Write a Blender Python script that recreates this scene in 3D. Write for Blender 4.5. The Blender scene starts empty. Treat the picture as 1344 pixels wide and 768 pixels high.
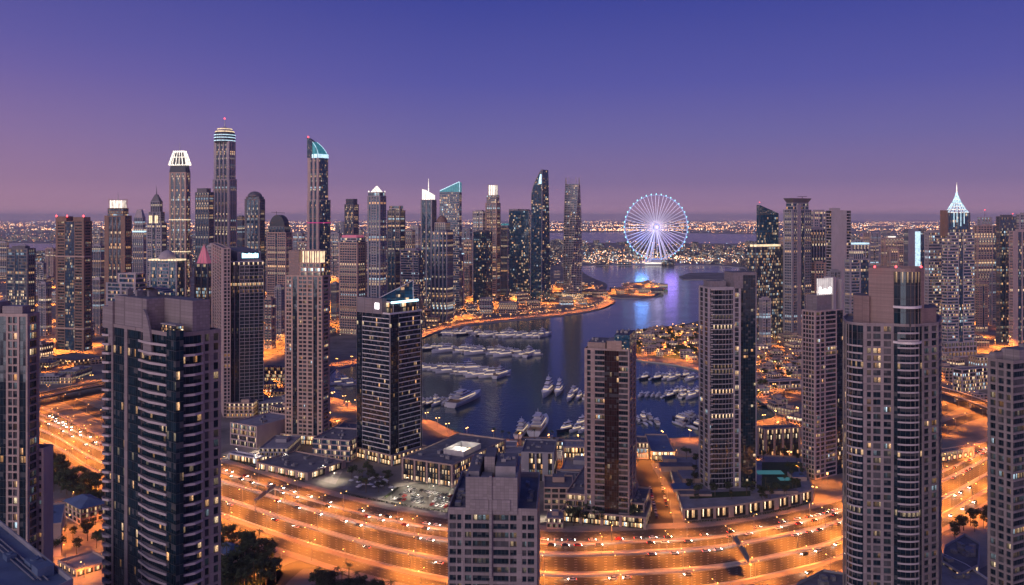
import bpy, math, random
from mathutils import Vector, Matrix, geometry
R = math.radians
rng = random.Random(7)
sc = bpy.context.scene
col = sc.collection

# ------------------------------------------------------------------ camera, sky, sun, exposure
CX, YH, F, H = 672.0, 286.0, 1164.0, 200.0          # photo centre, horizon row, focal length in photo pixels, eye height in metres
cam = bpy.data.objects.new('camera', bpy.data.cameras.new('camera'))
col.objects.link(cam)
cam.location = (0, 0, H); cam.rotation_euler = (R(90), 0, 0)
cam.data.sensor_width = 36; cam.data.lens = 36 * F / 1344
cam.data.shift_y = (YH - 384) / 1344
cam.data.clip_start = 1; cam.data.clip_end = 300000
sc.camera = cam

SUN_EL, SUN_AZ = 16.0, -146.0                        # last glow: wide and soft, low behind the camera on the left
world = bpy.data.worlds.new('World'); sc.world = world
world.use_nodes = True
nt = world.node_tree; nt.nodes.clear()
def N(t, tp, **kw):
    n = t.nodes.new(tp)
    for k, v in kw.items():
        setattr(n, k, v)
    return n
def mth(t, op, a, b=None, c=None, clamp=False):
    n = t.nodes.new('ShaderNodeMath'); n.operation = op; n.use_clamp = clamp
    for i, s in enumerate((a, b, c)):
        if s is None: continue
        if hasattr(s, 'links'): t.links.new(s, n.inputs[i])
        else: n.inputs[i].default_value = s
    return n.outputs[0]
def srgb(r, g, b):
    f = lambda c: (c / 255 / 12.92) if c / 255 <= .04045 else ((c / 255 + .055) / 1.055) ** 2.4
    return (f(r), f(g), f(b), 1)
def ramp(t, fac, stops):
    n = t.nodes.new('ShaderNodeValToRGB'); e = n.color_ramp.elements
    while len(e) < len(stops): e.new(.5)
    for i, (p, c) in enumerate(stops):
        e[i].position = p; e[i].color = c
    t.links.new(fac, n.inputs[0]); return n.outputs[0]
def mixc(t, fac, a, b, mode='MIX'):
    n = t.nodes.new('ShaderNodeMix'); n.data_type = 'RGBA'; n.blend_type = mode
    for s, i in ((fac, 0), (a, 6), (b, 7)):
        if hasattr(s, 'links'): t.links.new(s, n.inputs[i])
        elif i == 0: n.inputs[0].default_value = s
        else: n.inputs[i].default_value = s if len(s) == 4 else (*s, 1)
    return n.outputs[2]
tc = N(nt, 'ShaderNodeTexCoord'); sx = N(nt, 'ShaderNodeSeparateXYZ')
nt.links.new(tc.outputs['Generated'], sx.inputs[0])
dusk = ramp(nt, sx.outputs[2], [(0, srgb(204, 152, 176)), (.016, srgb(160, 126, 160)), (.04, srgb(131, 111, 155)), (.09, srgb(109, 101, 160)),
                                (.15, srgb(86, 85, 160)), (.24, srgb(61, 67, 148)), (.45, srgb(36, 50, 116)), (1, srgb(26, 42, 94))])
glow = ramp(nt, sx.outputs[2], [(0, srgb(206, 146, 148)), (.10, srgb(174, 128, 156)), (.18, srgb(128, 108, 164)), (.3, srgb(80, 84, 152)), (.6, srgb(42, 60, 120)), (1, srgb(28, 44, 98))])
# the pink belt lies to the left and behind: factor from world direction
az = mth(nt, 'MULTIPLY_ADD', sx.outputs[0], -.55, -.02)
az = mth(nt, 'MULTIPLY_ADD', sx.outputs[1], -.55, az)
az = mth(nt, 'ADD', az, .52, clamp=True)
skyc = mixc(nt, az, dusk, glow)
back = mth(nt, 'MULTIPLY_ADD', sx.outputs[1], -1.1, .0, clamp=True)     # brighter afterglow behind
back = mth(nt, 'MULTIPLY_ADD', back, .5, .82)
nish = N(nt, 'ShaderNodeTexSky', sky_type='NISHITA', sun_disc=False)
nish.sun_elevation = R(1.0); nish.sun_rotation = R(SUN_AZ); nish.altitude = 200; nish.dust_density = 3; nish.ozone_density = 6
bg = N(nt, 'ShaderNodeBackground'); bg2 = N(nt, 'ShaderNodeBackground'); add = N(nt, 'ShaderNodeAddShader')
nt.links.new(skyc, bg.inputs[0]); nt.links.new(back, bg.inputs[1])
nt.links.new(nish.outputs[0], bg2.inputs[0]); bg2.inputs[1].default_value = .02
out = N(nt, 'ShaderNodeOutputWorld')
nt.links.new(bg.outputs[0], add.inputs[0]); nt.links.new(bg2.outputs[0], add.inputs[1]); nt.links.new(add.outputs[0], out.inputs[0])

sun = bpy.data.objects.new('sun', bpy.data.lights.new('sun', 'SUN')); col.objects.link(sun)
sun.data.energy = 1.2; sun.data.angle = R(50); sun.data.color = (1, .80, .76)
sun.rotation_euler = Vector((math.sin(R(-SUN_AZ)), -math.cos(R(SUN_AZ)), -math.tan(R(SUN_EL)))).to_track_quat('-Z', 'Y').to_euler()
vs = sc.view_settings; vs.view_transform = 'Standard'; vs.look = 'None'; vs.exposure = .3; vs.gamma = 1; vs.use_curve_mapping = False
cy = sc.cycles
cy.max_bounces = 5; cy.diffuse_bounces = 2; cy.glossy_bounces = 3; cy.transmission_bounces = 2; cy.volume_bounces = 1; cy.transparent_max_bounces = 4
cy.sample_clamp_indirect = 2.5; cy.sample_clamp_direct = 30; cy.use_denoising = True; cy.caustics_reflective = False; cy.caustics_refractive = False
cy.use_light_tree = True

# ------------------------------------------------------------------ layout helpers (photo row and column -> metres on the ground)
def dist(py): return F * H / (py - YH)
def G(px, py): d = dist(py); return ((px - CX) / F * d, d)
def X(px, d): return (px - CX) / F * d
def Z(py, d): return H - (py - YH) * d / F
def proj(x, y, z): return CX + x / y * F, YH + (H - z) / y * F

# ------------------------------------------------------------------ materials
M = {}
def newmat(name):
    m = bpy.data.materials.new(name); m.use_nodes = True
    t = m.node_tree; b = t.nodes['Principled BSDF']; M[name] = m
    return m, t, b
def plain(name, c, rough=.6, metal=0, var=.25, scale=.3, bump=0, streak=0):
    m, t, b = newmat(name)
    co = N(t, 'ShaderNodeTexCoord'); mp = N(t, 'ShaderNodeMapping'); mp.inputs[3].default_value = (1, 1, .35 if streak else 1)
    t.links.new(co.outputs['Object'], mp.inputs[0])
    n1 = N(t, 'ShaderNodeTexNoise'); n1.inputs['Scale'].default_value = scale; n1.inputs['Detail'].default_value = 6; n1.inputs['Roughness'].default_value = .65
    t.links.new(mp.outputs[0], n1.inputs[0])
    oi = N(t, 'ShaderNodeObjectInfo')
    f = mth(t, 'MULTIPLY_ADD', n1.outputs[0], 2.2, -.6, clamp=True)
    lo = tuple(x * (1 - var) for x in c); hi = tuple(min(1, x * (1 + var)) for x in c)
    cc = mixc(t, f, lo, hi)
    t.links.new(cc, b.inputs['Base Color'])
    b.inputs['Roughness'].default_value = rough; b.inputs['Metallic'].default_value = metal
    if bump:
        bp = N(t, 'ShaderNodeBump'); bp.inputs['Strength'].default_value = bump; bp.inputs['Distance'].default_value = .2
        t.links.new(n1.outputs[0], bp.inputs['Height']); t.links.new(bp.outputs[0], b.inputs['Normal'])
    return m
def panelled(name, c, pw=1.6, ph=1.1, rough=.5):
    """stone or metal cladding: joints and small tone changes from panel to panel"""
    m, t, b = newmat(name)
    co = N(t, 'ShaderNodeTexCoord'); s = N(t, 'ShaderNodeSeparateXYZ'); t.links.new(co.outputs['Object'], s.inputs[0])
    u = mth(t, 'ADD', s.outputs[0], s.outputs[1]); cb = N(t, 'ShaderNodeCombineXYZ'); t.links.new(u, cb.inputs[0]); t.links.new(s.outputs[2], cb.inputs[1])
    br = N(t, 'ShaderNodeTexBrick'); br.offset = 0; t.links.new(cb.outputs[0], br.inputs[0])
    br.inputs['Scale'].default_value = 1; br.inputs['Brick Width'].default_value = pw; br.inputs['Row Height'].default_value = ph; br.inputs['Mortar Size'].default_value = .05
    br.inputs['Color1'].default_value = (*[x * .8 for x in c], 1); br.inputs['Color2'].default_value = (*[x * 1.18 for x in c], 1); br.inputs['Mortar'].default_value = (*[x * .45 for x in c], 1)
    n1 = N(t, 'ShaderNodeTexNoise'); n1.inputs['Scale'].default_value = .12; n1.inputs['Detail'].default_value = 6
    t.links.new(co.outputs['Object'], n1.inputs[0])
    mp = N(t, 'ShaderNodeMapping'); mp.inputs[3].default_value = (1.2, 1.2, .06); t.links.new(co.outputs['Object'], mp.inputs[0])     # rain streaks
    n2 = N(t, 'ShaderNodeTexNoise'); n2.inputs['Scale'].default_value = .8; n2.inputs['Detail'].default_value = 5; t.links.new(mp.outputs[0], n2.inputs[0])
    dirt = mth(t, 'MULTIPLY_ADD', n2.outputs[0], 1.5, -.35, clamp=True)
    cc = mixc(t, mth(t, 'MULTIPLY', n1.outputs[0], .5), br.outputs[0], tuple(x * .6 for x in c)); cc = mixc(t, mth(t, 'MULTIPLY', dirt, .55), cc, tuple(x * .5 for x in c))
    t.links.new(cc, b.inputs['Base Color']); b.inputs['Roughness'].default_value = rough
    return m
def glass(name, tint, lit=.06, emis=1.6, warm=.8, rough=.07, frame=.06, spandrel=.22, framec=(.05, .05, .055), floorvar=1.0, spec=.5):
    """glazing on UV cells (u: bay, v: storey): mullions, pane to pane tilt, some panes lit from inside"""
    m, t, b = newmat(name)
    uv = N(t, 'ShaderNodeUVMap'); s = N(t, 'ShaderNodeSeparateXYZ'); t.links.new(uv.outputs[0], s.inputs[0])
    oi = N(t, 'ShaderNodeObjectInfo'); seed = mth(t, 'MULTIPLY', oi.outputs['Random'], 97.0)
    fu = mth(t, 'FLOOR', s.outputs[0]); fv = mth(t, 'FLOOR', s.outputs[1]); ru = mth(t, 'FRACT', s.outputs[0]); rv = mth(t, 'FRACT', s.outputs[1])
    cb = N(t, 'ShaderNodeCombineXYZ'); t.links.new(fu, cb.inputs[0]); t.links.new(fv, cb.inputs[1]); t.links.new(seed, cb.inputs[2])
    wn = N(t, 'ShaderNodeTexWhiteNoise', noise_dimensions='3D'); t.links.new(cb.outputs[0], wn.inputs[0])
    cf = N(t, 'ShaderNodeCombineXYZ'); t.links.new(mth(t, 'FLOOR', mth(t, 'MULTIPLY', fu, .25)), cf.inputs[0]); t.links.new(fv, cf.inputs[1]); t.links.new(mth(t, 'ADD', seed, 31.7), cf.inputs[2])
    wf = N(t, 'ShaderNodeTexWhiteNoise', noise_dimensions='3D'); t.links.new(cf.outputs[0], wf.inputs[0])
    prob = mth(t, 'MULTIPLY', mth(t, 'MULTIPLY_ADD', mth(t, 'POWER', wf.outputs[0], 4.0), 4.0 * floorvar, 1 - .8 * floorvar), lit)
    on = mth(t, 'LESS_THAN', wn.outputs[0], prob)
    fr = mth(t, 'MAXIMUM', mth(t, 'LESS_THAN', ru, frame), mth(t, 'LESS_THAN', rv, frame * .8))
    sp = mth(t, 'LESS_THAN', rv, spandrel)
    sc3 = N(t, 'ShaderNodeSeparateColor'); t.links.new(wn.outputs[1], sc3.inputs[0])
    nz = N(t, 'ShaderNodeTexNoise'); nz.inputs['Scale'].default_value = 4.3; nz.inputs['Detail'].default_value = 2
    t.links.new(uv.outputs[0], nz.inputs[0])
    inner = mth(t, 'MULTIPLY_ADD', nz.outputs[0], 2.4, -.5, clamp=True)
    sx2 = N(t, 'ShaderNodeTexWhiteNoise', noise_dimensions='3D'); vadd = N(t, 'ShaderNodeVectorMath', operation='ADD'); t.links.new(cb.outputs[0], vadd.inputs[0]); vadd.inputs[1].default_value = (13.5, 7.5, 3.1); t.links.new(vadd.outputs[0], sx2.inputs[0])
    cu = mth(t, 'MULTIPLY_ADD', mth(t, 'GREATER_THAN', ru, mth(t, 'MULTIPLY', sx2.outputs[0], .8)), .85, .15); ce = mth(t, 'MULTIPLY_ADD', rv, .9, .35)      # curtain edge, ceiling brighter than floor
    inner = mth(t, 'MULTIPLY', inner, mth(t, 'MULTIPLY', cu, ce))
    warmc = mixc(t, sc3.outputs[1], (1, .46, .17), (1, .80, .50))
    lc = mixc(t, mth(t, 'GREATER_THAN', sc3.outputs[0], warm), warmc, (.62, .85, 1))
    notfr = mth(t, 'SUBTRACT', 1, mth(t, 'MAXIMUM', fr, sp))
    st = mth(t, 'MULTIPLY', mth(t, 'MULTIPLY', on, notfr), mth(t, 'MULTIPLY', inner, mth(t, 'MULTIPLY_ADD', mth(t, 'POWER', sc3.outputs[2], 2.5), emis, emis * .10)))
    t.links.new(lc, b.inputs['Emission Color']); t.links.new(st, b.inputs['Emission Strength'])
    base = mixc(t, sc3.outputs[1], tuple(x * .6 for x in tint), tuple(x * 1.5 for x in tint))
    cur = mth(t, 'MULTIPLY', mth(t, 'GREATER_THAN', sc3.outputs[2], .80), mth(t, 'GREATER_THAN', rv, .45))      # drawn blinds
    base = mixc(t, mth(t, 'MULTIPLY', cur, .8), base, (.085, .09, .10))
    base = mixc(t, sp, base, tuple(x * .8 for x in tint))
    base = mixc(t, fr, base, framec)
    t.links.new(base, b.inputs['Base Color'])
    rg = mth(t, 'MULTIPLY_ADD', fr, .4, rough); t.links.new(rg, b.inputs['Roughness'])
    b.inputs['Specular IOR Level'].default_value = spec; b.inputs['Specular Tint'].default_value = (.55, .78, 1, 1); b.inputs['IOR'].default_value = 1.55
    ge = N(t, 'ShaderNodeNewGeometry'); vm = N(t, 'ShaderNodeVectorMath', operation='MULTIPLY_ADD'); vm.inputs[1].default_value = (.05, .05, .03)
    vs_ = N(t, 'ShaderNodeVectorMath', operation='SUBTRACT'); t.links.new(wn.outputs[1], vs_.inputs[0]); vs_.inputs[1].default_value = (.5, .5, .5)
    t.links.new(vs_.outputs[0], vm.inputs[0]); t.links.new(ge.outputs['Normal'], vm.inputs[2])
    nn = N(t, 'ShaderNodeVectorMath', operation='NORMALIZE'); t.links.new(vm.outputs[0], nn.inputs[0]); t.links.new(nn.outputs[0], b.inputs['Normal'])
    m.cycles.emission_sampling = 'NONE'
    return m
def emit(name, c, s, sample=False):
    m, t, b = newmat(name)
    b.inputs['Base Color'].default_value = (*[x * .5 for x in c], 1); b.inputs['Emission Color'].default_value = (*c, 1); b.inputs['Emission Strength'].default_value = s
    b.inputs['Roughness'].default_value = .4
    m.cycles.emission_sampling = 'AUTO' if sample else 'NONE'
    if name.startswith('crown') or name == 'sign_soft':      # lamps behind louvres and panels: uneven along the wall
        co = N(t, 'ShaderNodeTexCoord'); s_ = N(t, 'ShaderNodeSeparateXYZ'); t.links.new(co.outputs['Object'], s_.inputs[0])
        w_ = mth(t, 'PINGPONG', mth(t, 'ADD', s_.outputs[0], s_.outputs[1]), 1.6); n_ = N(t, 'ShaderNodeTexNoise'); n_.inputs['Scale'].default_value = .22; t.links.new(co.outputs['Object'], n_.inputs[0])
        f_ = mth(t, 'MULTIPLY', mth(t, 'MULTIPLY_ADD', mth(t, 'GREATER_THAN', w_, .5), .7, .3), mth(t, 'MULTIPLY_ADD', n_.outputs[0], 2.0, -.1, clamp=True)); t.links.new(mth(t, 'MULTIPLY', f_, s * 1.25), b.inputs['Emission Strength'])
    return m
plain('concrete_pink', (.45, .35, .33), .75, var=.16, scale=.15, streak=1)
plain('concrete_tan', (.46, .33, .27), .75, var=.18, scale=.15, streak=1)
plain('concrete_mauve', (.40, .36, .38), .7, var=.15, scale=.15, streak=1)
plain('concrete_grey', (.30, .29, .32), .75, var=.18, scale=.15, streak=1)
plain('concrete_dark', (.13, .13, .15), .6, var=.2, scale=.15, streak=1)
plain('concrete_brown', (.24, .155, .12), .7, var=.2, scale=.15, streak=1)
plain('white_paint', (.66, .63, .64), .5, var=.1, scale=.2)
panelled('cladding_mauve', (.285, .258, .278))
panelled('stone_mauve', (.29, .252, .265), 3.1, 3.3); panelled('stone_pink', (.43, .335, .315), 3.1, 3.5)
panelled('cladding_brown', (.31, .225, .215), 2.4, .55)
panelled('cladding_tan', (.42, .31, .265), 2.0, 1.0)
plain('roof_felt', (.15, .145, .165), .85, var=.4, scale=.12)
plain('roof_light', (.27, .255, .275), .85, var=.3, scale=.12)
plain('roof_blue', (.10, .15, .25), .6, var=.3, scale=.12)
plain('metal_dark', (.06, .06, .065), .4, .6)
plain('metal_grey', (.3, .3, .32), .4, .6)
plain('plant_metal', (.24, .24, .26), .5, .3, var=.4, scale=.8)
glass('glass_teal', (.006, .021, .034), lit=.06, emis=1.5)
glass('glass_blue', (.014, .042, .080), lit=.06, emis=1.2)
glass('glass_night', (.007, .017, .030), lit=.055, emis=1.5)
glass('glass_road_reflection', (.030, .016, .018), lit=.03, emis=1.1)  # reddish reflection of the orange road, painted into the glass colour
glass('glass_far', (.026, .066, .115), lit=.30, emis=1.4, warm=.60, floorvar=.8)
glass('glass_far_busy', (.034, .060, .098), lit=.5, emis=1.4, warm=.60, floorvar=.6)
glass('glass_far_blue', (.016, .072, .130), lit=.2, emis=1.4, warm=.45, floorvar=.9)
glass('glass_shop', (.04, .03, .02), lit=.8, emis=4.2, warm=.86, floorvar=.3, spandrel=.24, frame=.12)
glass('glass_office', (.03, .034, .04), lit=.46, emis=2.4, warm=.7, floorvar=.4)
glass('pane_dark', (.008, .018, .030), lit=0, spandrel=0, frame=.09)
glass('pane_blind', (.075, .075, .085), lit=0, spandrel=0, frame=.09)
glass('pane_lit', (.03, .03, .03), lit=50, emis=1.5, warm=.78, spandrel=0, frame=.09, floorvar=0)
glass('pane_dim', (.02, .03, .04), lit=50, emis=.14, warm=.6, spandrel=0, frame=.09, floorvar=0)
emit('lamp_sodium', (1, .48, .13), 9); emit('lamp_white', (1, .86, .66), 12); emit('lamp_cool', (.72, .88, 1), 30)
emit('crown_white', (1, .90, .76), 1.25); emit('crown_cool', (.60, .88, 1), 1.0); emit('crown_gold', (1, .76, .45), 1.0); emit('crown_teal', (.08, .45, .52), .30)
emit('sign_soft', (1, .92, .86), .45); emit('red_beacon', (1, .05, .06), 6); emit('magenta_strip', (1, .05, .35), .35); emit('sign_blue', (.45, .85, 1), 3.2); emit('sign_white', (1, .96, .95), 3.0)
emit('pink_lit', (1, .25, .38), .2)
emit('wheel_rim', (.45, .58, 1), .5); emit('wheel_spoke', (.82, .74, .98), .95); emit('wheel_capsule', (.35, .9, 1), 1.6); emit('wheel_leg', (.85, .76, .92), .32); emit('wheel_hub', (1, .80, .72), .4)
emit('headlight', (1, .92, .8), 40); emit('tail_light', (1, .06, .03), 7)
emit('pool_glow', (.10, .40, .40), .22)

# ------------------------------------------------------------------ mesh helpers
class MB:
    """collects faces for one mesh; equal points become one vertex"""
    def __init__(s): s.v = []; s.f = []; s.mi = []; s.uv = []; s.d = {}
    def p(s, x, y, z):
        k = (round(x, 3), round(y, 3), round(z, 3)); i = s.d.get(k)
        if i is None: i = s.d[k] = len(s.v); s.v.append(k)
        return i
    def face(s, pts, mi=0, uv=None):
        idx = [s.p(*q) for q in pts]
        if len(set(idx)) < 3: return
        s.f.append(idx); s.mi.append(mi); s.uv.append(uv or [(0, 0)] * len(idx))
    def box(s, x0, x1, y0, y1, z0, z1, mi=0):
        a = [(x0, y0, z0), (x1, y0, z0), (x1, y1, z0), (x0, y1, z0), (x0, y0, z1), (x1, y0, z1), (x1, y1, z1), (x0, y1, z1)]
        for q in ((3, 2, 1, 0), (4, 5, 6, 7), (0, 1, 5, 4), (1, 2, 6, 5), (2, 3, 7, 6), (3, 0, 4, 7)): s.face([a[i] for i in q], mi)
    def prism(s, pts, z0, z1, mi=0, mtop=None, cap=True, bottom=False, top=None):
        """z1 a height, or top a list of heights per point"""
        n = len(pts); zt = top or [z1] * n; u = 0
        for i in range(n):
            a, b = pts[i], pts[(i + 1) % n]; w = math.dist(a, b)
            s.face([(*a, z0), (*b, z0), (*b, zt[(i + 1) % n]), (*a, zt[i])], mi, [(u, z0), (u + w, z0), (u + w, zt[(i + 1) % n]), (u, zt[i])]); u += w
        if cap: s.face([(*q, zt[i]) for i, q in enumerate(pts)], mi if mtop is None else mtop)
        if bottom: s.face([(*q, z0) for q in reversed(pts)], mi)
    def loft(s, rings, mi=0, cap=True):
        for a, b in zip(rings, rings[1:]):
            n = len(a)
            for i in range(n): s.face([a[i], a[(i + 1) % n], b[(i + 1) % n], b[i]], mi)
        if cap: s.face(list(reversed(rings[0])), mi); s.face(rings[-1], mi)
    def tube(s, p0, p1, r0, r1=None, n=6, mi=0, cap=True):
        r1 = r0 if r1 is None else r1
        a = Vector(p0); b = Vector(p1); d = (b - a).normalized(); o = d.orthogonal().normalized(); q = d.cross(o)
        ring = lambda c, r: [tuple(c + (o * math.cos(k * 2 * math.pi / n) + q * math.sin(k * 2 * math.pi / n)) * r) for k in range(n)]
        s.loft([ring(a, r0), ring(b, r1)], mi, cap)
    def lathe(s, prof, n=20, c=(0, 0), mi=0, cap=True):
        """prof: (radius, z) from the bottom up"""
        s.loft([[(c[0] + r * math.cos(k * 2 * math.pi / n), c[1] + r * math.sin(k * 2 * math.pi / n), z) for k in range(n)] for r, z in prof], mi, cap)
    def mesh(s, name, mats):
        me = bpy.data.meshes.new(name); me.from_pydata(s.v, [], s.f)
        for m in (mats if isinstance(mats, (list, tuple)) else [mats]): me.materials.append(M[m])
        me.polygons.foreach_set('material_index', s.mi)
        uvl = me.uv_layers.new(name='UVMap'); flat = [c for u in s.uv for q in u for c in q]
        if len(flat) == 2 * len(me.loops): uvl.data.foreach_set('uv', flat)
        me.update(); return me
    def build(s, name, mats, parent=None, loc=None):
        return link(name, s.mesh(name, mats), parent, loc)
def link(name, data, parent=None, loc=None, rz=0):
    o = bpy.data.objects.new(name, data); col.objects.link(o)
    if parent: o.parent = parent
    if loc: o.location = loc
    if rz: o.rotation_euler = (0, 0, rz)
    return o
def tag(o, label, cat, group=None, kind=None):
    o['label'] = label; o['category'] = cat
    if group: o['group'] = group
    if kind: o['kind'] = kind
    return o
def thing(name, label, cat, loc, rz=0, group=None): return tag(link(name, None, None, loc, rz), label, cat, group)
def structure(o): o['kind'] = 'structure'; return o
KIDS = {}
def kids(o):
    if o.name not in KIDS: KIDS[o.name] = [c for c in bpy.data.objects if c.parent == o]
    return KIDS[o.name]
def copy_tree(o, loc, rz=0, scale=None, label=None):
    r = o.copy(); col.objects.link(r); r.location = loc; r.rotation_euler = (0, 0, rz)
    if scale: r.scale = (scale,) * 3 if isinstance(scale, (int, float)) else scale
    if label: r['label'] = label
    for c in kids(o):
        d = c.copy(); col.objects.link(d); d.parent = r
        for g in kids(c):
            e = g.copy(); col.objects.link(e); e.parent = d
    return r
ORD = ('first second third fourth fifth sixth seventh eighth ninth tenth eleventh twelfth thirteenth fourteenth fifteenth sixteenth seventeenth eighteenth nineteenth').split()
TENS = {2: 'twent', 3: 'thirt', 4: 'fort', 5: 'fift', 6: 'sixt', 7: 'sevent', 8: 'eight', 9: 'ninet'}
def nth(i):
    i += 1
    if i < 20: return ORD[i - 1]
    if i >= 100: return 'hundred and ' + nth(i - 101) if i > 100 else 'hundredth'
    return TENS[i // 10] + ('ieth' if i % 10 == 0 else 'y-' + ORD[i % 10 - 1])
def number_labels(objs, text):
    """labels counted from the left edge of the photograph: text has {n}"""
    objs = sorted(objs, key=lambda o: o.location.x / max(o.location.y, 1))
    for i, o in enumerate(objs): o['label'] = text.format(n=nth(i))
def inset(pts, d):
    n = len(pts); o = []
    for i in range(n):
        a, b, c = Vector(pts[i - 1]), Vector(pts[i]), Vector(pts[(i + 1) % n])
        e1 = (b - a).normalized(); e2 = (c - b).normalized(); n1 = Vector((-e1.y, e1.x)); n2 = Vector((-e2.y, e2.x))
        k = (n1 + n2); k = k / max(.2, k.dot(n1)); o.append((b.x + k.x * d, b.y + k.y * d))
    return o
def arc(p, q, sag, n):
    """points strictly between p and q on an arc bulging to the right of p->q (outwards for CCW outlines)"""
    p = Vector(p); q = Vector(q); e = q - p; w = e.length; nrm = Vector((e.y, -e.x)).normalized(); o = []
    for i in range(1, n):
        t = i / n; k = 4 * t * (1 - t); o.append(tuple(p + e * t + nrm * sag * k))
    return o

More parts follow.
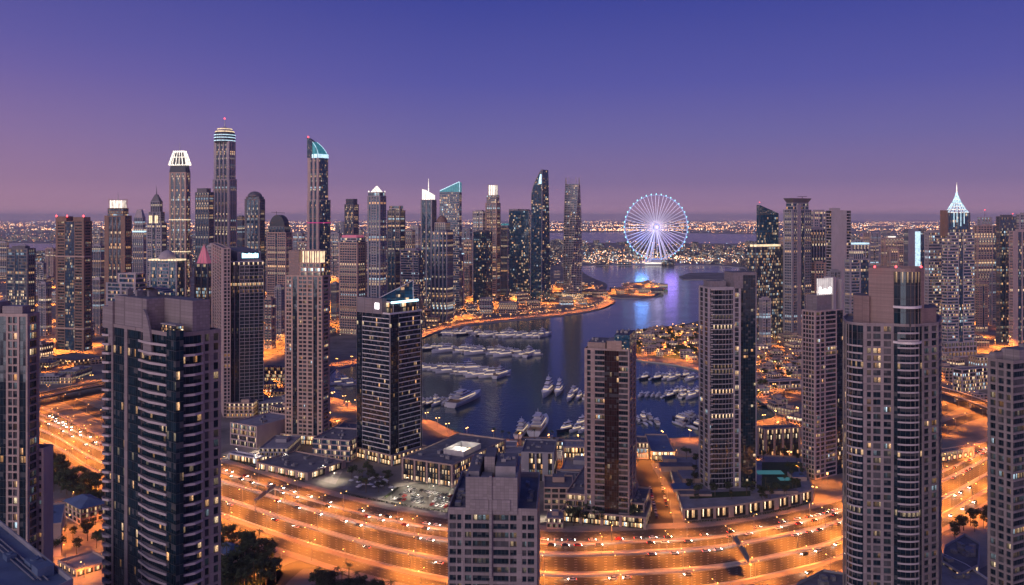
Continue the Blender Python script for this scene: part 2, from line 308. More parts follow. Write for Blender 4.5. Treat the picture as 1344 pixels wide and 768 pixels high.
# ------------------------------------------------------------------ facades
def parse(spec):
    o = []
    for tok in spec.split():
        k = tok[0]; r = tok[1:]; n = 1
        if 'x' in r: r, n = r.split('x')
        o.append((k, float(r), int(n)))
    return o
def columns(spec, W):
    ps = parse(spec); tot = sum(p[1] for p in ps); x = 0; o = []
    for k, r, n in ps:
        w = W * r / tot
        if k == 'o':
            c = w / n
            for i in range(n):
                a = x + i * c
                o += [('w', a, a + c * .1), ('o', a + c * .1, a + c * .9), ('w', a + c * .9, a + c)]
        else: o.append((k, x, x + w))
        x += w
    return o
def body(root, pts, z0, z1, fh, specs, wall='concrete_pink', glz='glass_far', depth=.4, sill=.3, head=.0, cell=1.8, detail=False, parapet=1.2, roof='roof_felt',
         balc=None, lit=.07, names=('wall', 'glazing', 'roof'), base=0, wallmats=None, grow=1.0):
    """walls with real openings on every edge of an outline, glazing set back in them, a parapet and a roof"""
    mats = [wall]; wb = MB(); gb = MB(); panes = []; balcs = []; n = len(pts); zw = z1 - parapet
    nf = max(1, round((zw - z0) / fh)); f = (zw - z0) / nf
    for k in range(n):
        sp = specs[k % len(specs)] if isinstance(specs, (list, tuple)) else specs
        a = Vector(pts[k]); b = Vector(pts[(k + 1) % n]); W = (b - a).length
        if W < .05: continue
        e = (b - a) / W; nin = Vector((-e.y, e.x))
        def P(x, z, dep=0.0): q = a + e * x + nin * dep; return (q.x, q.y, z)
        if not sp:
            wb.face([P(0, z0), P(W, z0), P(W, zw), P(0, zw)]); wb.face([P(0, zw), P(W, zw), P(W, z1), P(0, z1)]); continue
        cs = columns(sp, W); top = z1
        for ci, (kind, x0, x1) in enumerate(cs):
            wb.face([P(x0, zw), P(x1, zw), P(x1, top), P(x0, top)])
            if kind == 'w':
                wb.face([P(x0, z0), P(x1, z0), P(x1, zw), P(x0, zw)]); continue
            nb = max(1, round((x1 - x0) / cell))
            lc = ci == 0 or cs[ci - 1][0] in 'wo'; rc = ci == len(cs) - 1 or cs[ci + 1][0] in 'wo'
            if kind == 'g':
                d = depth * .7
                gb.face([P(x0, z0, d), P(x1, z0, d), P(x1, zw, d), P(x0, zw, d)], 0, [(0, 0), (nb, 0), (nb, nf), (0, nf)])
                wb.face([P(x0, z0), P(x0, z0, d), P(x0, zw, d), P(x0, zw)]); wb.face([P(x1, z0, d), P(x1, z0), P(x1, zw), P(x1, zw, d)])
                wb.face([P(x0, zw, d), P(x1, zw, d), P(x1, zw), P(x0, zw)]); continue
            if not detail or kind == 'b':
                gb.face([P(x0, z0, depth), P(x1, z0, depth), P(x1, zw, depth), P(x0, zw, depth)], 0, [(0, 0), (nb, 0), (nb, nf), (0, nf)])
            wb.face([P(x0, z0), P(x0, z0, depth), P(x0, zw, depth), P(x0, zw)]); wb.face([P(x1, z0, depth), P(x1, z0), P(x1, zw), P(x1, zw, depth)])
            for j in range(nf):
                za = z0 + j * f; zs = za + f * sill; zt = za + f * (1 - head)
                if kind == 'b':
                    zs = za + f * .1
                    balcs.append((k, x0, x1, za, P((x0 + x1) / 2, za), math.atan2(e.y, e.x), x1 - x0))
                wb.face([P(x0, za), P(x1, za), P(x1, zs), P(x0, zs)])
                wb.face([P(x0, zs), P(x1, zs), P(x1, zs, depth), P(x0, zs, depth)])
                wb.face([P(x0, za, depth), P(x1, za, depth), P(x1, za), P(x0, za)])
                if head:
                    wb.face([P(x0, zt), P(x1, zt), P(x1, za + f), P(x0, za + f)]); wb.face([P(x0, zt, depth), P(x1, zt, depth), P(x1, zt), P(x0, zt)])
                if detail and kind in 'or': panes.append((P((x0 + x1) / 2, zs, depth), math.atan2(e.y, e.x), x1 - x0, zt - zs, nb, nin))
    # parapet and roof
    ins = inset(pts, .45)
    for k in range(n):
        a, b, c, d = pts[k], pts[(k + 1) % n], ins[(k + 1) % n], ins[k]
        wb.face([(*a, z1), (*b, z1), (*c, z1), (*d, z1)]); wb.face([(*d, z1), (*c, z1), (*c, zw), (*d, zw)])
    w = wb.build(names[0], mats, root)
    if gb.f: gb.build(names[1], glz, root)
    rb = MB(); rb.face([(*q, zw) for q in ins]); body.roof[root.name] = rb.build(names[2], roof, root)
    # window panes: the hundred that show largest are single parts, the others one mesh
    if panes:
        L = root.location
        def score(q):
            (x, y, z), ang, w_, h_, nb, nin = q; v = Vector((x + L.x, y + L.y)); px, py = proj(v.x, v.y, z)
            if not (-5 < px < 1349 and py < 770): return -1 + 1e-9 * z
            return w_ * h_ * max(0, v.normalized().dot(nin)) / v.length_squared
        panes.sort(key=score, reverse=True)
        cache = {}; rest = MB(); nsing = body.left.get(root.name, 100)
        for i, (q, ang, w_, h_, nb, nin) in enumerate(panes):
            r_ = rng.random(); m = 'pane_lit' if r_ < lit else 'pane_dim' if r_ < lit * 2.8 else 'pane_blind' if r_ < lit * 2.8 + .16 else 'pane_dark'
            if i < nsing and score(panes[i]) > 0:
                key = (round(w_, 2), round(h_, 2), m)
                if key not in cache:
                    b = MB(); b.face([(-w_ / 2, 0, 0), (w_ / 2, 0, 0), (w_ / 2, 0, h_), (-w_ / 2, 0, h_)], 0, [(0, 0), (nb, 0), (nb, 1), (0, 1)]); cache[key] = b.mesh('window', m)
                link('window', cache[key], root, q, ang); body.left[root.name] = body.left.get(root.name, 100) - 1
            else:
                c, s_ = math.cos(ang) * w_ / 2, math.sin(ang) * w_ / 2; u = i * 7
                mi = ('pane_dark', 'pane_dim', 'pane_lit', 'pane_blind').index(m)
                rest.face([(q[0] - c, q[1] - s_, q[2]), (q[0] + c, q[1] + s_, q[2]), (q[0] + c, q[1] + s_, q[2] + h_), (q[0] - c, q[1] - s_, q[2] + h_)], mi, [(u, 0), (u + nb, 0), (u + nb, 1), (u, 1)])
        if rest.f: o = rest.build('remaining_windows', ['pane_dark', 'pane_dim', 'pane_lit', 'pane_blind'], root); o['kind'] = 'stuff'
    if balcs and balc:
        cache = {}; balcs.sort(key=lambda q: -q[3]); bl = MB(); cnt = body.bleft.get(root.name, 100)
        for i, (k, x0, x1, za, q, ang, w_) in enumerate(balcs):
            py = proj(q[0] + root.location.x, q[1] + root.location.y, za)[1]
            if cnt <= 0 or py > 790: continue
            key = round(w_, 2)
            if key not in cache: cache[key] = balcony(w_, **balc)
            link('balcony', cache[key], root, (q[0], q[1], za), ang); cnt -= 1
        body.bleft[root.name] = cnt
    return zw
body.left = {}; body.bleft = {}; body.roof = {}
def balcony(w, out=1.3, prow=0.0, mat='concrete_mauve', hgt=1.05, n=6, round_=0.0):
    """slab with a solid parapet; local x along the wall, outwards is -y"""
    b = MB(); o = []
    for i in range(n + 1):
        t = i / n; y = out + prow * (1 - abs(2 * t - 1)) + round_ * 4 * t * (1 - t); o.append((-w / 2 + .05 + t * (w - .1), -y))
    outl = [(-w / 2 + .05, 0)] + o + [(w / 2 - .05, 0)]
    b.prism(outl, -.12, .12, bottom=True)
    inn = [(x * (1 - .2 / w), y + .14) for x, y in o]
    for (a, c, d, e) in zip(o, o[1:], inn[1:], inn):
        b.face([(*a, .12), (*c, .12), (*c, hgt), (*a, hgt)]); b.face([(*a, hgt), (*c, hgt), (*d, hgt), (*e, hgt)]); b.face([(*d, .12), (*e, .12), (*e, hgt), (*d, hgt)])
    for s in (0, -1):
        x = o[s][0]; b.face([(x, o[s][1], .12), (x, 0, .12), (x, 0, hgt), (x, o[s][1], hgt)])
    return b.mesh('balcony', mat)

class Plot:
    """outline of a building from the columns of its left edge, near corner and right edge at distance d"""
    def __init__(s, x0, xc, x1, d, alpha, L=None, Rr=None):
        a = R(alpha); s.C = Vector((X(xc, d), d)); s.l = Vector((-math.cos(a), math.sin(a))); s.r = Vector((math.sin(a), math.cos(a))); s.d = d
        t0, t1 = (x0 - CX) / F, (x1 - CX) / F
        s.L = L or (t0 * d - s.C.x) / (s.l.x - t0 * s.l.y); s.R = Rr or (t1 * d - s.C.x) / (s.r.x - t1 * s.r.y)
        s.o = s.C + s.l * s.L / 2 + s.r * s.R / 2
        s.loc = (s.o.x, s.o.y, 0)
    def at(s, a, b):
        """point at share a along the left face and b along the right face, from the near corner, relative to the centre"""
        q = s.C + s.l * s.L * a + s.r * s.R * b - s.o; return (q.x, q.y)
    def rect(s, a0=0, a1=1, b0=0, b1=1): return [s.at(a0, b0), s.at(a0, b1), s.at(a1, b1), s.at(a1, b0)]
def lit_box(root, pts, z0, z1, mat, name='lit_crown'): b = MB(); b.prism(pts, z0, z1); return b.build(name, mat, root)
def block(root, pts, z0, z1, mat, name='plant_room', roof=None):
    b = MB(); b.prism(pts, z0, z1, mtop=1 if roof else None); return b.build(name, [mat, roof] if roof else mat, root)
def mast(root, x, y, z0, z1, r=.5, mat='metal_grey', beacon=False, name='mast'):
    b = MB(); b.tube((x, y, z0), (x, y, z1), r, r * .35, 6); o = b.build(name, mat, root)
    if beacon: c = MB(); c.lathe([(r * .4, z1), (r * 1.8, z1 + r), (r * .4, z1 + 2.5 * r)], 6, (x, y)); c.build('beacon_light', 'red_beacon', o)
    return o
def clutter(root, pts, z, n, seed, big=4.0, mat='plant_metal'):
    """air handling units and ducts on a roof: each a part"""
    r = random.Random(seed); xs = [p[0] for p in pts]; ys = [p[1] for p in pts]; c = Vector((sum(xs) / len(xs), sum(ys) / len(ys)))
    a = Vector(pts[0]) - c; b = Vector(pts[1]) - c
    for i in range(n):
        u, v = r.uniform(-.75, .75), r.uniform(-.75, .75); q = c + (a + b) * .5 * u + (a - b) * .5 * v
        w, d, h = r.uniform(.3, 1) * big, r.uniform(.3, .8) * big, r.uniform(.25, .6) * big
        m = MB(); m.box(-w / 2, w / 2, -d / 2, d / 2, 0, h)
        if r.random() < .6: m.lathe([(min(w, d) * .3, h), (min(w, d) * .3, h + .4)], 10)
        ang = math.atan2((a - b).y, (a - b).x)
        link('cooling_unit', m.mesh('cooling_unit', mat), body.roof.get(root.name, root), (q.x, q.y, z), ang)

# ------------------------------------------------------------------ ground, water, roads
plain('ground_earth', (.20, .175, .155), .9, var=.6, scale=.02)
plain('asphalt', (.034, .032, .031), .95, var=.45, scale=.06)
plain('asphalt_worn', (.058, .053, .05), .95, var=.3, scale=.1)
def tracked(name, c):
    m, t, b = newmat(name); uv = N(t, 'ShaderNodeUVMap'); mp = N(t, 'ShaderNodeMapping'); mp.inputs[3].default_value = (.006, 26, 1); t.links.new(uv.outputs[0], mp.inputs[0])
    n1 = N(t, 'ShaderNodeTexNoise'); n1.inputs['Scale'].default_value = 1; n1.inputs['Detail'].default_value = 5; n1.inputs['Roughness'].default_value = .7; t.links.new(mp.outputs[0], n1.inputs[0])
    mp2 = N(t, 'ShaderNodeMapping'); mp2.inputs[3].default_value = (.05, 3, 1); t.links.new(uv.outputs[0], mp2.inputs[0]); n2 = N(t, 'ShaderNodeTexNoise'); n2.inputs['Scale'].default_value = 1; n2.inputs['Detail'].default_value = 6; t.links.new(mp2.outputs[0], n2.inputs[0])
    f = mth(t, 'MULTIPLY_ADD', n1.outputs[0], 3.2, -1.1, clamp=True); f = mth(t, 'MULTIPLY_ADD', n2.outputs[0], .5, mth(t, 'MULTIPLY', f, .75), clamp=True)
    t.links.new(mixc(t, f, tuple(x * .45 for x in c), tuple(x * 1.9 for x in c)), b.inputs['Base Color']); b.inputs['Roughness'].default_value = .9
tracked('asphalt_lanes', (.034, .032, .031)); tracked('asphalt_service', (.05, .046, .044))
plain('paving', (.30, .25, .23), .75, var=.25, scale=.15)
plain('sand', (.42, .33, .25), .9, var=.25, scale=.08)
plain('kerb_concrete', (.50, .46, .43), .8, var=.15, scale=.3)
plain('road_paint', (.8, .8, .78), .6, var=.1)
plain('grass', (.035, .06, .02), .9, var=.5, scale=.3)
plain('foliage_dark', (.035, .048, .022), .8, var=.5, scale=.8)
plain('foliage_mid', (.055, .075, .03), .8, var=.5, scale=.8)
plain('foliage_palm', (.06, .08, .03), .7, var=.4, scale=.8)
plain('bark', (.12, .085, .06), .9, var=.3, scale=2)
m, t, b = newmat('water')
b.inputs['Base Color'].default_value = (.003, .050, .070, 1); b.inputs['Specular Tint'].default_value = (.10, .52, .74, 1); b.inputs['Specular IOR Level'].default_value = .42; b.inputs['Roughness'].default_value = .11; b.inputs['IOR'].default_value = 1.33
co = N(t, 'ShaderNodeTexCoord'); n1 = N(t, 'ShaderNodeTexNoise'); n1.inputs['Scale'].default_value = .16; n1.inputs['Detail'].default_value = 4
n2 = N(t, 'ShaderNodeTexNoise'); n2.inputs['Scale'].default_value = .015; n2.inputs['Detail'].default_value = 3
t.links.new(co.outputs['Object'], n1.inputs[0]); t.links.new(co.outputs['Object'], n2.inputs[0])
bp = N(t, 'ShaderNodeBump'); bp.inputs['Strength'].default_value = .55; bp.inputs['Distance'].default_value = .5
t.links.new(n1.outputs[0], bp.inputs['Height']); t.links.new(bp.outputs[0], b.inputs['Normal'])
t.links.new(mth(t, 'MULTIPLY_ADD', n2.outputs[0], .16, .06), b.inputs['Roughness'])

HARBOUR = [(432, 484), (429, 518), (468, 531), (520, 545), (557, 548), (575, 556), (598, 567), (640, 573), (690, 579), (760, 581), (836, 577), (880, 575), (917, 573), (955, 563), (993, 552), (1018, 548),
           (1016, 538), (993, 522), (960, 502), (917, 485), (880, 477), (836, 473), (816, 463), (810, 446), (815, 438), (850, 431), (917, 423), (950, 408), (975, 390), (988, 372), (985, 360), (975, 349),
           (860, 348), (762, 348), (760, 351), (765, 358), (780, 366), (797, 372), (797, 378), (790, 385), (799, 390), (803, 394), (799, 400), (785, 406), (760, 411), (700, 418), (640, 423), (600, 429),
           (570, 436), (545, 446), (520, 458), (490, 470), (468, 478)]
SEA_A = [(690, 318), (990, 320), (1010, 308), (820, 304.5), (700, 306)]
SEA_B = [(-90, 334), (76, 333), (84, 320), (-90, 318)]
harb = [G(*p) for p in HARBOUR]
def smooth(pts, k=2):
    for _ in range(k):
        o = []
        for a, b in zip(pts, pts[1:] + pts[:1]):
            o += [(a[0] * .75 + b[0] * .25, a[1] * .75 + b[1] * .25), (a[0] * .25 + b[0] * .75, a[1] * .25 + b[1] * .75)]
        pts = o
    return pts
harb = smooth(harb, 1)
holes = [harb, [G(*p) for p in SEA_A], [G(*p) for p in SEA_B]]
outer = [(-60000, -300), (60000, -300), (60000, 70000), (-60000, 70000)]
polys = [[Vector((*p, 0)) for p in q] for q in [outer] + holes]
tris = geometry.tessellate_polygon(polys); flat = [p for q in polys for p in q]
gm = MB()
for tr in tris:
    a, b_, c = [flat[i] for i in tr]
    if (b_ - a).cross(c - a).z < 0: b_, c = c, b_
    gm.face([tuple(a), tuple(b_), tuple(c)])
structure(gm.build('ground', 'ground_earth'))
for q, nm in ((harb, 'quay'), (holes[1], 'shore'), (holes[2], 'shore')):
    qm = MB()
    for a, b_ in zip(q, q[1:] + q[:1]): qm.face([(*a, -4), (*b_, -4), (*b_, 0), (*a, 0)])
    structure(qm.build(nm, 'kerb_concrete'))
for q in holes:
    wm = MB(); xs = [p[0] for p in q]; ys = [p[1] for p in q]
    wm.face([(min(xs) - 5, min(ys) - 5, -1.6), (max(xs) + 5, min(ys) - 5, -1.6), (max(xs) + 5, max(ys) + 5, -1.6), (min(xs) - 5, max(ys) + 5, -1.6)]); structure(wm.build('water', 'water'))
ISLETS = []
for nm, q in (('breakwater', [(784, 384), (792, 388.5), (815, 391.5), (840, 391), (858, 389), (873, 379.5), (867, 372.5), (850, 369.8), (828, 371), (818, 375), (806, 380)]),
              ('breakwater', [(891, 363), (905, 358.5), (935, 358), (990, 359), (990, 369), (930, 367), (897, 367)])):
    bm_ = MB(); pts = [G(*p) for p in q]; ISLETS.append(list(pts))
    if sum(a[0] * b_[1] - b_[0] * a[1] for a, b_ in zip(pts, pts[1:] + pts[:1])) < 0: pts.reverse()
    bm_.prism(pts, -4, .4, mtop=1); structure(bm_.build(nm, ['kerb_concrete', 'ground_earth']))

def catmull(pts, n):
    P = [Vector(p) for p in pts]; P = [P[0] * 2 - P[1]] + P + [P[-1] * 2 - P[-2]]; o = []; m_ = len(P) - 3
    for i in range(n + 1):
        s = min(i / n * m_, m_ - 1e-6); k = int(s); t = s - k; a, b, c, d = P[k:k + 4]
        o.append(.5 * ((2 * b) + (c - a) * t + (2 * a - 5 * b + 4 * c - d) * t * t + (3 * b - a - 3 * c + d) * t ** 3))
    return o
def strip(name, lf, rt, z, mat, raise_=0, kind='structure', parent=None):
    """ribbon between two polylines; with raise_ it is a solid kerbed strip"""
    b = MB(); u = 0
    for i in range(len(lf) - 1):
        a, b1, c, d = lf[i], rt[i], rt[i + 1], lf[i + 1]; z1 = z + raise_
        du = math.dist(a, d); b.face([(*a, z1), (*b1, z1), (*c, z1), (*d, z1)], 0, [(u, 0), (u, 1), (u + du, 1), (u + du, 0)]); u += du
        if raise_:
            b.face([(*d, z), (*a, z), (*a, z1), (*d, z1)][::-1]); b.face([(*b1, z), (*c, z), (*c, z1), (*b1, z1)][::-1])
    o = b.build(name, mat, parent)
    if kind: o['kind'] = kind
    return o
HT = [(-80, 492), (52, 532), (137, 570), (290, 601), (400, 634), (500, 660), (588, 674), (715, 690), (850, 688), (950, 682), (1050, 664), (1104, 650), (1233, 602), (1300, 572), (1400, 530)]
HB = [(-80, 548), (52, 590), (137, 640), (290, 699), (400, 738), (500, 767), (588, 788), (715, 808), (850, 805), (950, 795), (1050, 773), (1104, 756), (1233, 702), (1300, 662), (1400, 600)]
NS = 150
top_ = catmull([G(*p) for p in HT], NS); bot_ = catmull([G(*p) for p in HB], NS)
def hv(i, v): q = top_[i].lerp(bot_[i], v); return (q.x, q.y)
def hline(v): return [hv(i, v) for i in range(NS + 1)]
BANDS = [(0, .075, 'pavement', 'paving', .14), (.075, .215, 'service_road', 'asphalt_service', 0), (.215, .25, 'verge', 'sand', .14), (.25, .355, 'highway', 'asphalt_lanes', 0), (.355, .395, 'verge', 'kerb_concrete', .14),
         (.395, .585, 'highway', 'asphalt_lanes', 0), (.585, .625, 'median', 'kerb_concrete', .14), (.625, .79, 'highway', 'asphalt_lanes', 0), (.79, .835, 'verge', 'sand', .14), (.835, .945, 'service_road', 'asphalt_service', 0), (.945, 1, 'pavement', 'paving', .14)]
for v0, v1, nm, mat, rs in BANDS: strip(nm, hline(v0), hline(v1), .03, mat, rs)
# painted lines
mk = MB()
def width_at(i): return (top_[i] - bot_[i]).length
for v0, v1, lanes in ((.25, .355, 4), (.395, .585, 6), (.625, .79, 6), (.075, .215, 3), (.835, .945, 3)):
    for k in range(lanes + 1):
        e = .006; v = v0 + e + (v1 - v0 - 2 * e) * k / lanes; edge = k in (0, lanes)
        for i in range(NS):
            for j in range(1):
                t0, t1 = 0, (1 if edge else .3)
                hw = (.10 if edge else .085) / width_at(i)
                f = lambda s, t: tuple(Vector(hv(i, s)).lerp(Vector(hv(i + 1, s)), t))
                mk.face([(*f(v - hw, t0), .045), (*f(v + hw, t0), .045), (*f(v + hw, t1), .045), (*f(v - hw, t1), .045)])
structure(mk.build('road_marking', 'road_paint'))
# steel barriers beside the carriageways, one run per carriageway edge
for v in (.252, .3565, .3935, .5865, .6235, .7915):
    b = MB(); ln = hline(v)
    for a, c in zip(ln, ln[1:]):
        n_ = Vector((c[1] - a[1], a[0] - c[0])).normalized() * .12
        A = [(a[0] - n_.x, a[1] - n_.y), (a[0] + n_.x, a[1] + n_.y)]; C_ = [(c[0] - n_.x, c[1] - n_.y), (c[0] + n_.x, c[1] + n_.y)]
        b.face([(*A[1], .17), (*C_[1], .17), (*C_[1], .95), (*A[1], .95)]); b.face([(*C_[0], .17), (*A[0], .17), (*A[0], .95), (*C_[0], .95)]); b.face([(*A[1], .95), (*C_[1], .95), (*C_[0], .95), (*A[0], .95)])
    o = b.build('crash_barrier', 'kerb_concrete'); tag(o, 'concrete crash barrier along the orange highway, %s from the far pavement' % ORD[(.252, .3565, .3935, .5865, .6235, .7915).index(v)], 'barrier', 'crash barriers of the highway')

def Gz(px, py, z): d = F * (H - z) / (py - YH); return Vector(((px - CX) / F * d, d))
def road(name, px, w, z=.06, mat='asphalt_worn', n=40, raise_=0, zdeck=0):
    c = catmull([Gz(*p, zdeck) for p in px], n); lf = []; rt = []
    for i, q in enumerate(c):
        d = (c[min(i + 1, n)] - c[max(i - 1, 0)]).normalized(); nr = Vector((d.y, -d.x)) * w / 2
        lf.append(tuple(q - nr)); rt.append(tuple(q + nr))
    strip(name, lf, rt, z, mat, raise_); return c
ROADS = {
    'marina street': road('street', [(869, 700), (862, 662), (852, 632), (842, 612), (838, 600)], 17),
    'cross street': road('street', [(700, 606), (780, 609), (836, 606), (917, 603), (1000, 612), (1060, 622)], 13, .10),
    'promenade far': road('promenade', [(432, 480), (468, 474), (492, 466.5), (520, 455), (545, 443), (570, 433), (600, 426), (640, 420.5), (700, 415), (760, 408.5), (783, 404), (797, 398), (800, 394), (792, 390), (780, 386)], 26, .07, 'paving', 90),
    'promenade near': road('promenade', [(430, 523), (468, 536), (520, 550), (557, 553), (573, 560), (596, 572), (640, 577), (690, 582.5), (760, 585), (836, 581), (917, 577)], 14, .07, 'paving', 60),
    'quay road': road('promenade', [(836, 470), (880, 474.5), (917, 482), (960, 498), (993, 517), (1016, 533)], 15, .07, 'paving', 30),
    'slip road': road('slip_road', [(470, 752), (425, 742), (392, 742), (370, 757), (352, 775)], 13, .05),
    'service lane': road('slip_road', [(560, 800), (500, 776), (455, 766), (425, 775), (400, 790)], 13, .055),
    'villa street': road('street', [(40, 672), (80, 668), (120, 672), (160, 690), (180, 720)], 13, .06),
    'ramp west': road('slip_road', [(40, 515), (80, 522), (140, 548), (200, 575), (260, 590)], 16, .052),
    'back road west': road('street', [(200, 520), (300, 478), (345, 466), (372, 452), (405, 440), (435, 428), (470, 420)], 26, .06),
    'back road mid': road('street', [(430, 420), (437, 400), (436, 380), (430, 360)], 30, .065),
    'east road': road('street', [(1225, 500), (1180, 470), (1150, 440), (1130, 420)], 22, .06),
    'ramp east': road('slip_road', [(1225, 574), (1250, 556), (1290, 545), (1340, 548), (1400, 570)], 16, .06),
    'east lower': road('slip_road', [(1225, 545), (1260, 530), (1300, 527), (1360, 540)], 16, .064),
    'garden road': road('street', [(1000, 532), (1030, 518), (1052, 500)], 12, .06),
}
def flyover(name, label, px, w, zd):
    root = thing(name, label, 'flyover', (0, 0, 0)); c = catmull([Gz(*p, zd) for p in px], 40); root.location = (c[20].x, c[20].y, 0); o = c[20]
    c = [q - o for q in c]; lf = []; rt = []
    for i, q in enumerate(c):
        d = (c[min(i + 1, 40)] - c[max(i - 1, 0)]).normalized(); nr = Vector((d.y, -d.x)) * w / 2; lf.append(q - nr); rt.append(q + nr)
    b = MB()
    for i in range(40):
        A, B, C_, D = lf[i], rt[i], rt[i + 1], lf[i + 1]
        b.face([(*A, zd), (*B, zd), (*C_, zd), (*D, zd)]); b.face([(*D, zd - 1.6), (*C_, zd - 1.6), (*B, zd - 1.6), (*A, zd - 1.6)])
        b.face([(*A, zd - 1.6), (*A, zd), (*D, zd), (*D, zd - 1.6)]); b.face([(*B, zd), (*B, zd - 1.6), (*C_, zd - 1.6), (*C_, zd)])
    b.build('deck', 'asphalt_worn', root)
    for edge, s in ((lf, 1), (rt, -1)):
        b = MB()
        for i in range(40):
            d = (edge[i + 1] - edge[i]).normalized(); nr = Vector((d.y, -d.x)) * .35 * s; a, c2 = edge[i], edge[i + 1]
            q = [(*a, zd + .03), (*c2, zd + .03), (*c2, zd + 1.2), (*a, zd + 1.2)]; q2 = [(*(a + nr), zd + .03), (*(c2 + nr), zd + .03), (*(c2 + nr), zd + 1.2), (*(a + nr), zd + 1.2)]
            b.face(q); b.face(q2[::-1]); b.face([q[3], q[2], q2[2], q2[3]])
        b.build('parapet', 'kerb_concrete', root)
    for i in range(3, 40, 6):
        b = MB(); b.tube((*c[i], 0), (*c[i], zd - 2.6), 1.1, 1.1, 10); b.box(c[i].x - w * .3, c[i].x + w * .3, c[i].y - 1.2, c[i].y + 1.2, zd - 2.6, zd - 1.61); b.build('pier', 'kerb_concrete', root)
    return [q + o for q in c]
FLY = [flyover('flyover', 'orange lit flyover curving behind the towers on the left of the highway', [(-20, 533), (52, 519), (100, 509), (150, 500), (215, 486)], 24, 9),
       flyover('flyover', 'orange lit flyover with concrete parapets on the right beyond the curved tower', [(1205, 504), (1238, 512), (1270, 522), (1310, 537), (1370, 562)], 18, 9)]

# air that fades the far city
hz = MB(); hz.box(-60500, 60500, -350, 70500, -6, 432); hazeo = hz.build('haze', 'water'); hazeo['kind'] = 'stuff'
mh = bpy.data.materials.new('haze'); mh.use_nodes = True; th = mh.node_tree; th.nodes.clear()
pv = th.nodes.new('ShaderNodeVolumePrincipled'); oh = th.nodes.new('ShaderNodeOutputMaterial'); th.links.new(pv.outputs[0], oh.inputs['Volume'])
pv.inputs['Color'].default_value = (.99, .94, .99, 1); pv.inputs['Density'].default_value = 3.4e-5; pv.inputs['Anisotropy'].default_value = .1
hazeo.data.materials.clear(); hazeo.data.materials.append(mh)

# ------------------------------------------------------------------ street lamps
def light(name, kind, energy, colr, parent, loc, radius=.5, cone=150, blend=.7):
    d = bpy.data.lights.new(name, kind); d.energy = energy; d.color = colr; d.shadow_soft_size = radius
    if kind == 'SPOT': d.spot_size = R(cone); d.spot_blend = blend
    return link(name, d, parent, loc)
SOD = (1, .28, .04)
def lamp_proto(name, h, arms, energy, colr, headmat, arm=2.2, polemat='metal_grey', cone=155, label='', group=''):
    root = thing(name, label, 'street lamp', (0, 0, -500), 0, group)
    p = MB(); p.tube((0, 0, 0), (0, 0, h), .16, .09, 8); p.tube((0, 0, 0), (0, 0, .5), .28, .28, 8)
    for s in arms: p.tube((0, 0, h - .4), (s * arm, 0, h), .07, .06, 6)
    pole = p.build('pole', polemat, root)
    for s in arms:
        b = MB(); b.loft([[(s * arm - .28, -.12, h - .1), (s * arm + .5, -.12, h - .1), (s * arm + .5, .12, h - .1), (s * arm - .28, .12, h - .1)][::1], [(s * arm - .22, -.08, h + .08), (s * arm + .42, -.08, h + .08), (s * arm + .42, .08, h + .08), (s * arm - .22, .08, h + .08)]])
        b.build('lamp_head', headmat, pole)
    root['h'] = h; root['arm'] = arm
    light('lamp_light', 'SPOT', energy, colr, root, (0, 0, h - .6), .5, cone, .9)
    return root

# ------------------------------------------------------------------ the towers in front
GR_T = 'towers in front of the highway and marina'
def tower_root(name, label, P, cat='tower', group=None): return thing(name, label, cat, P.loc, 0, group)

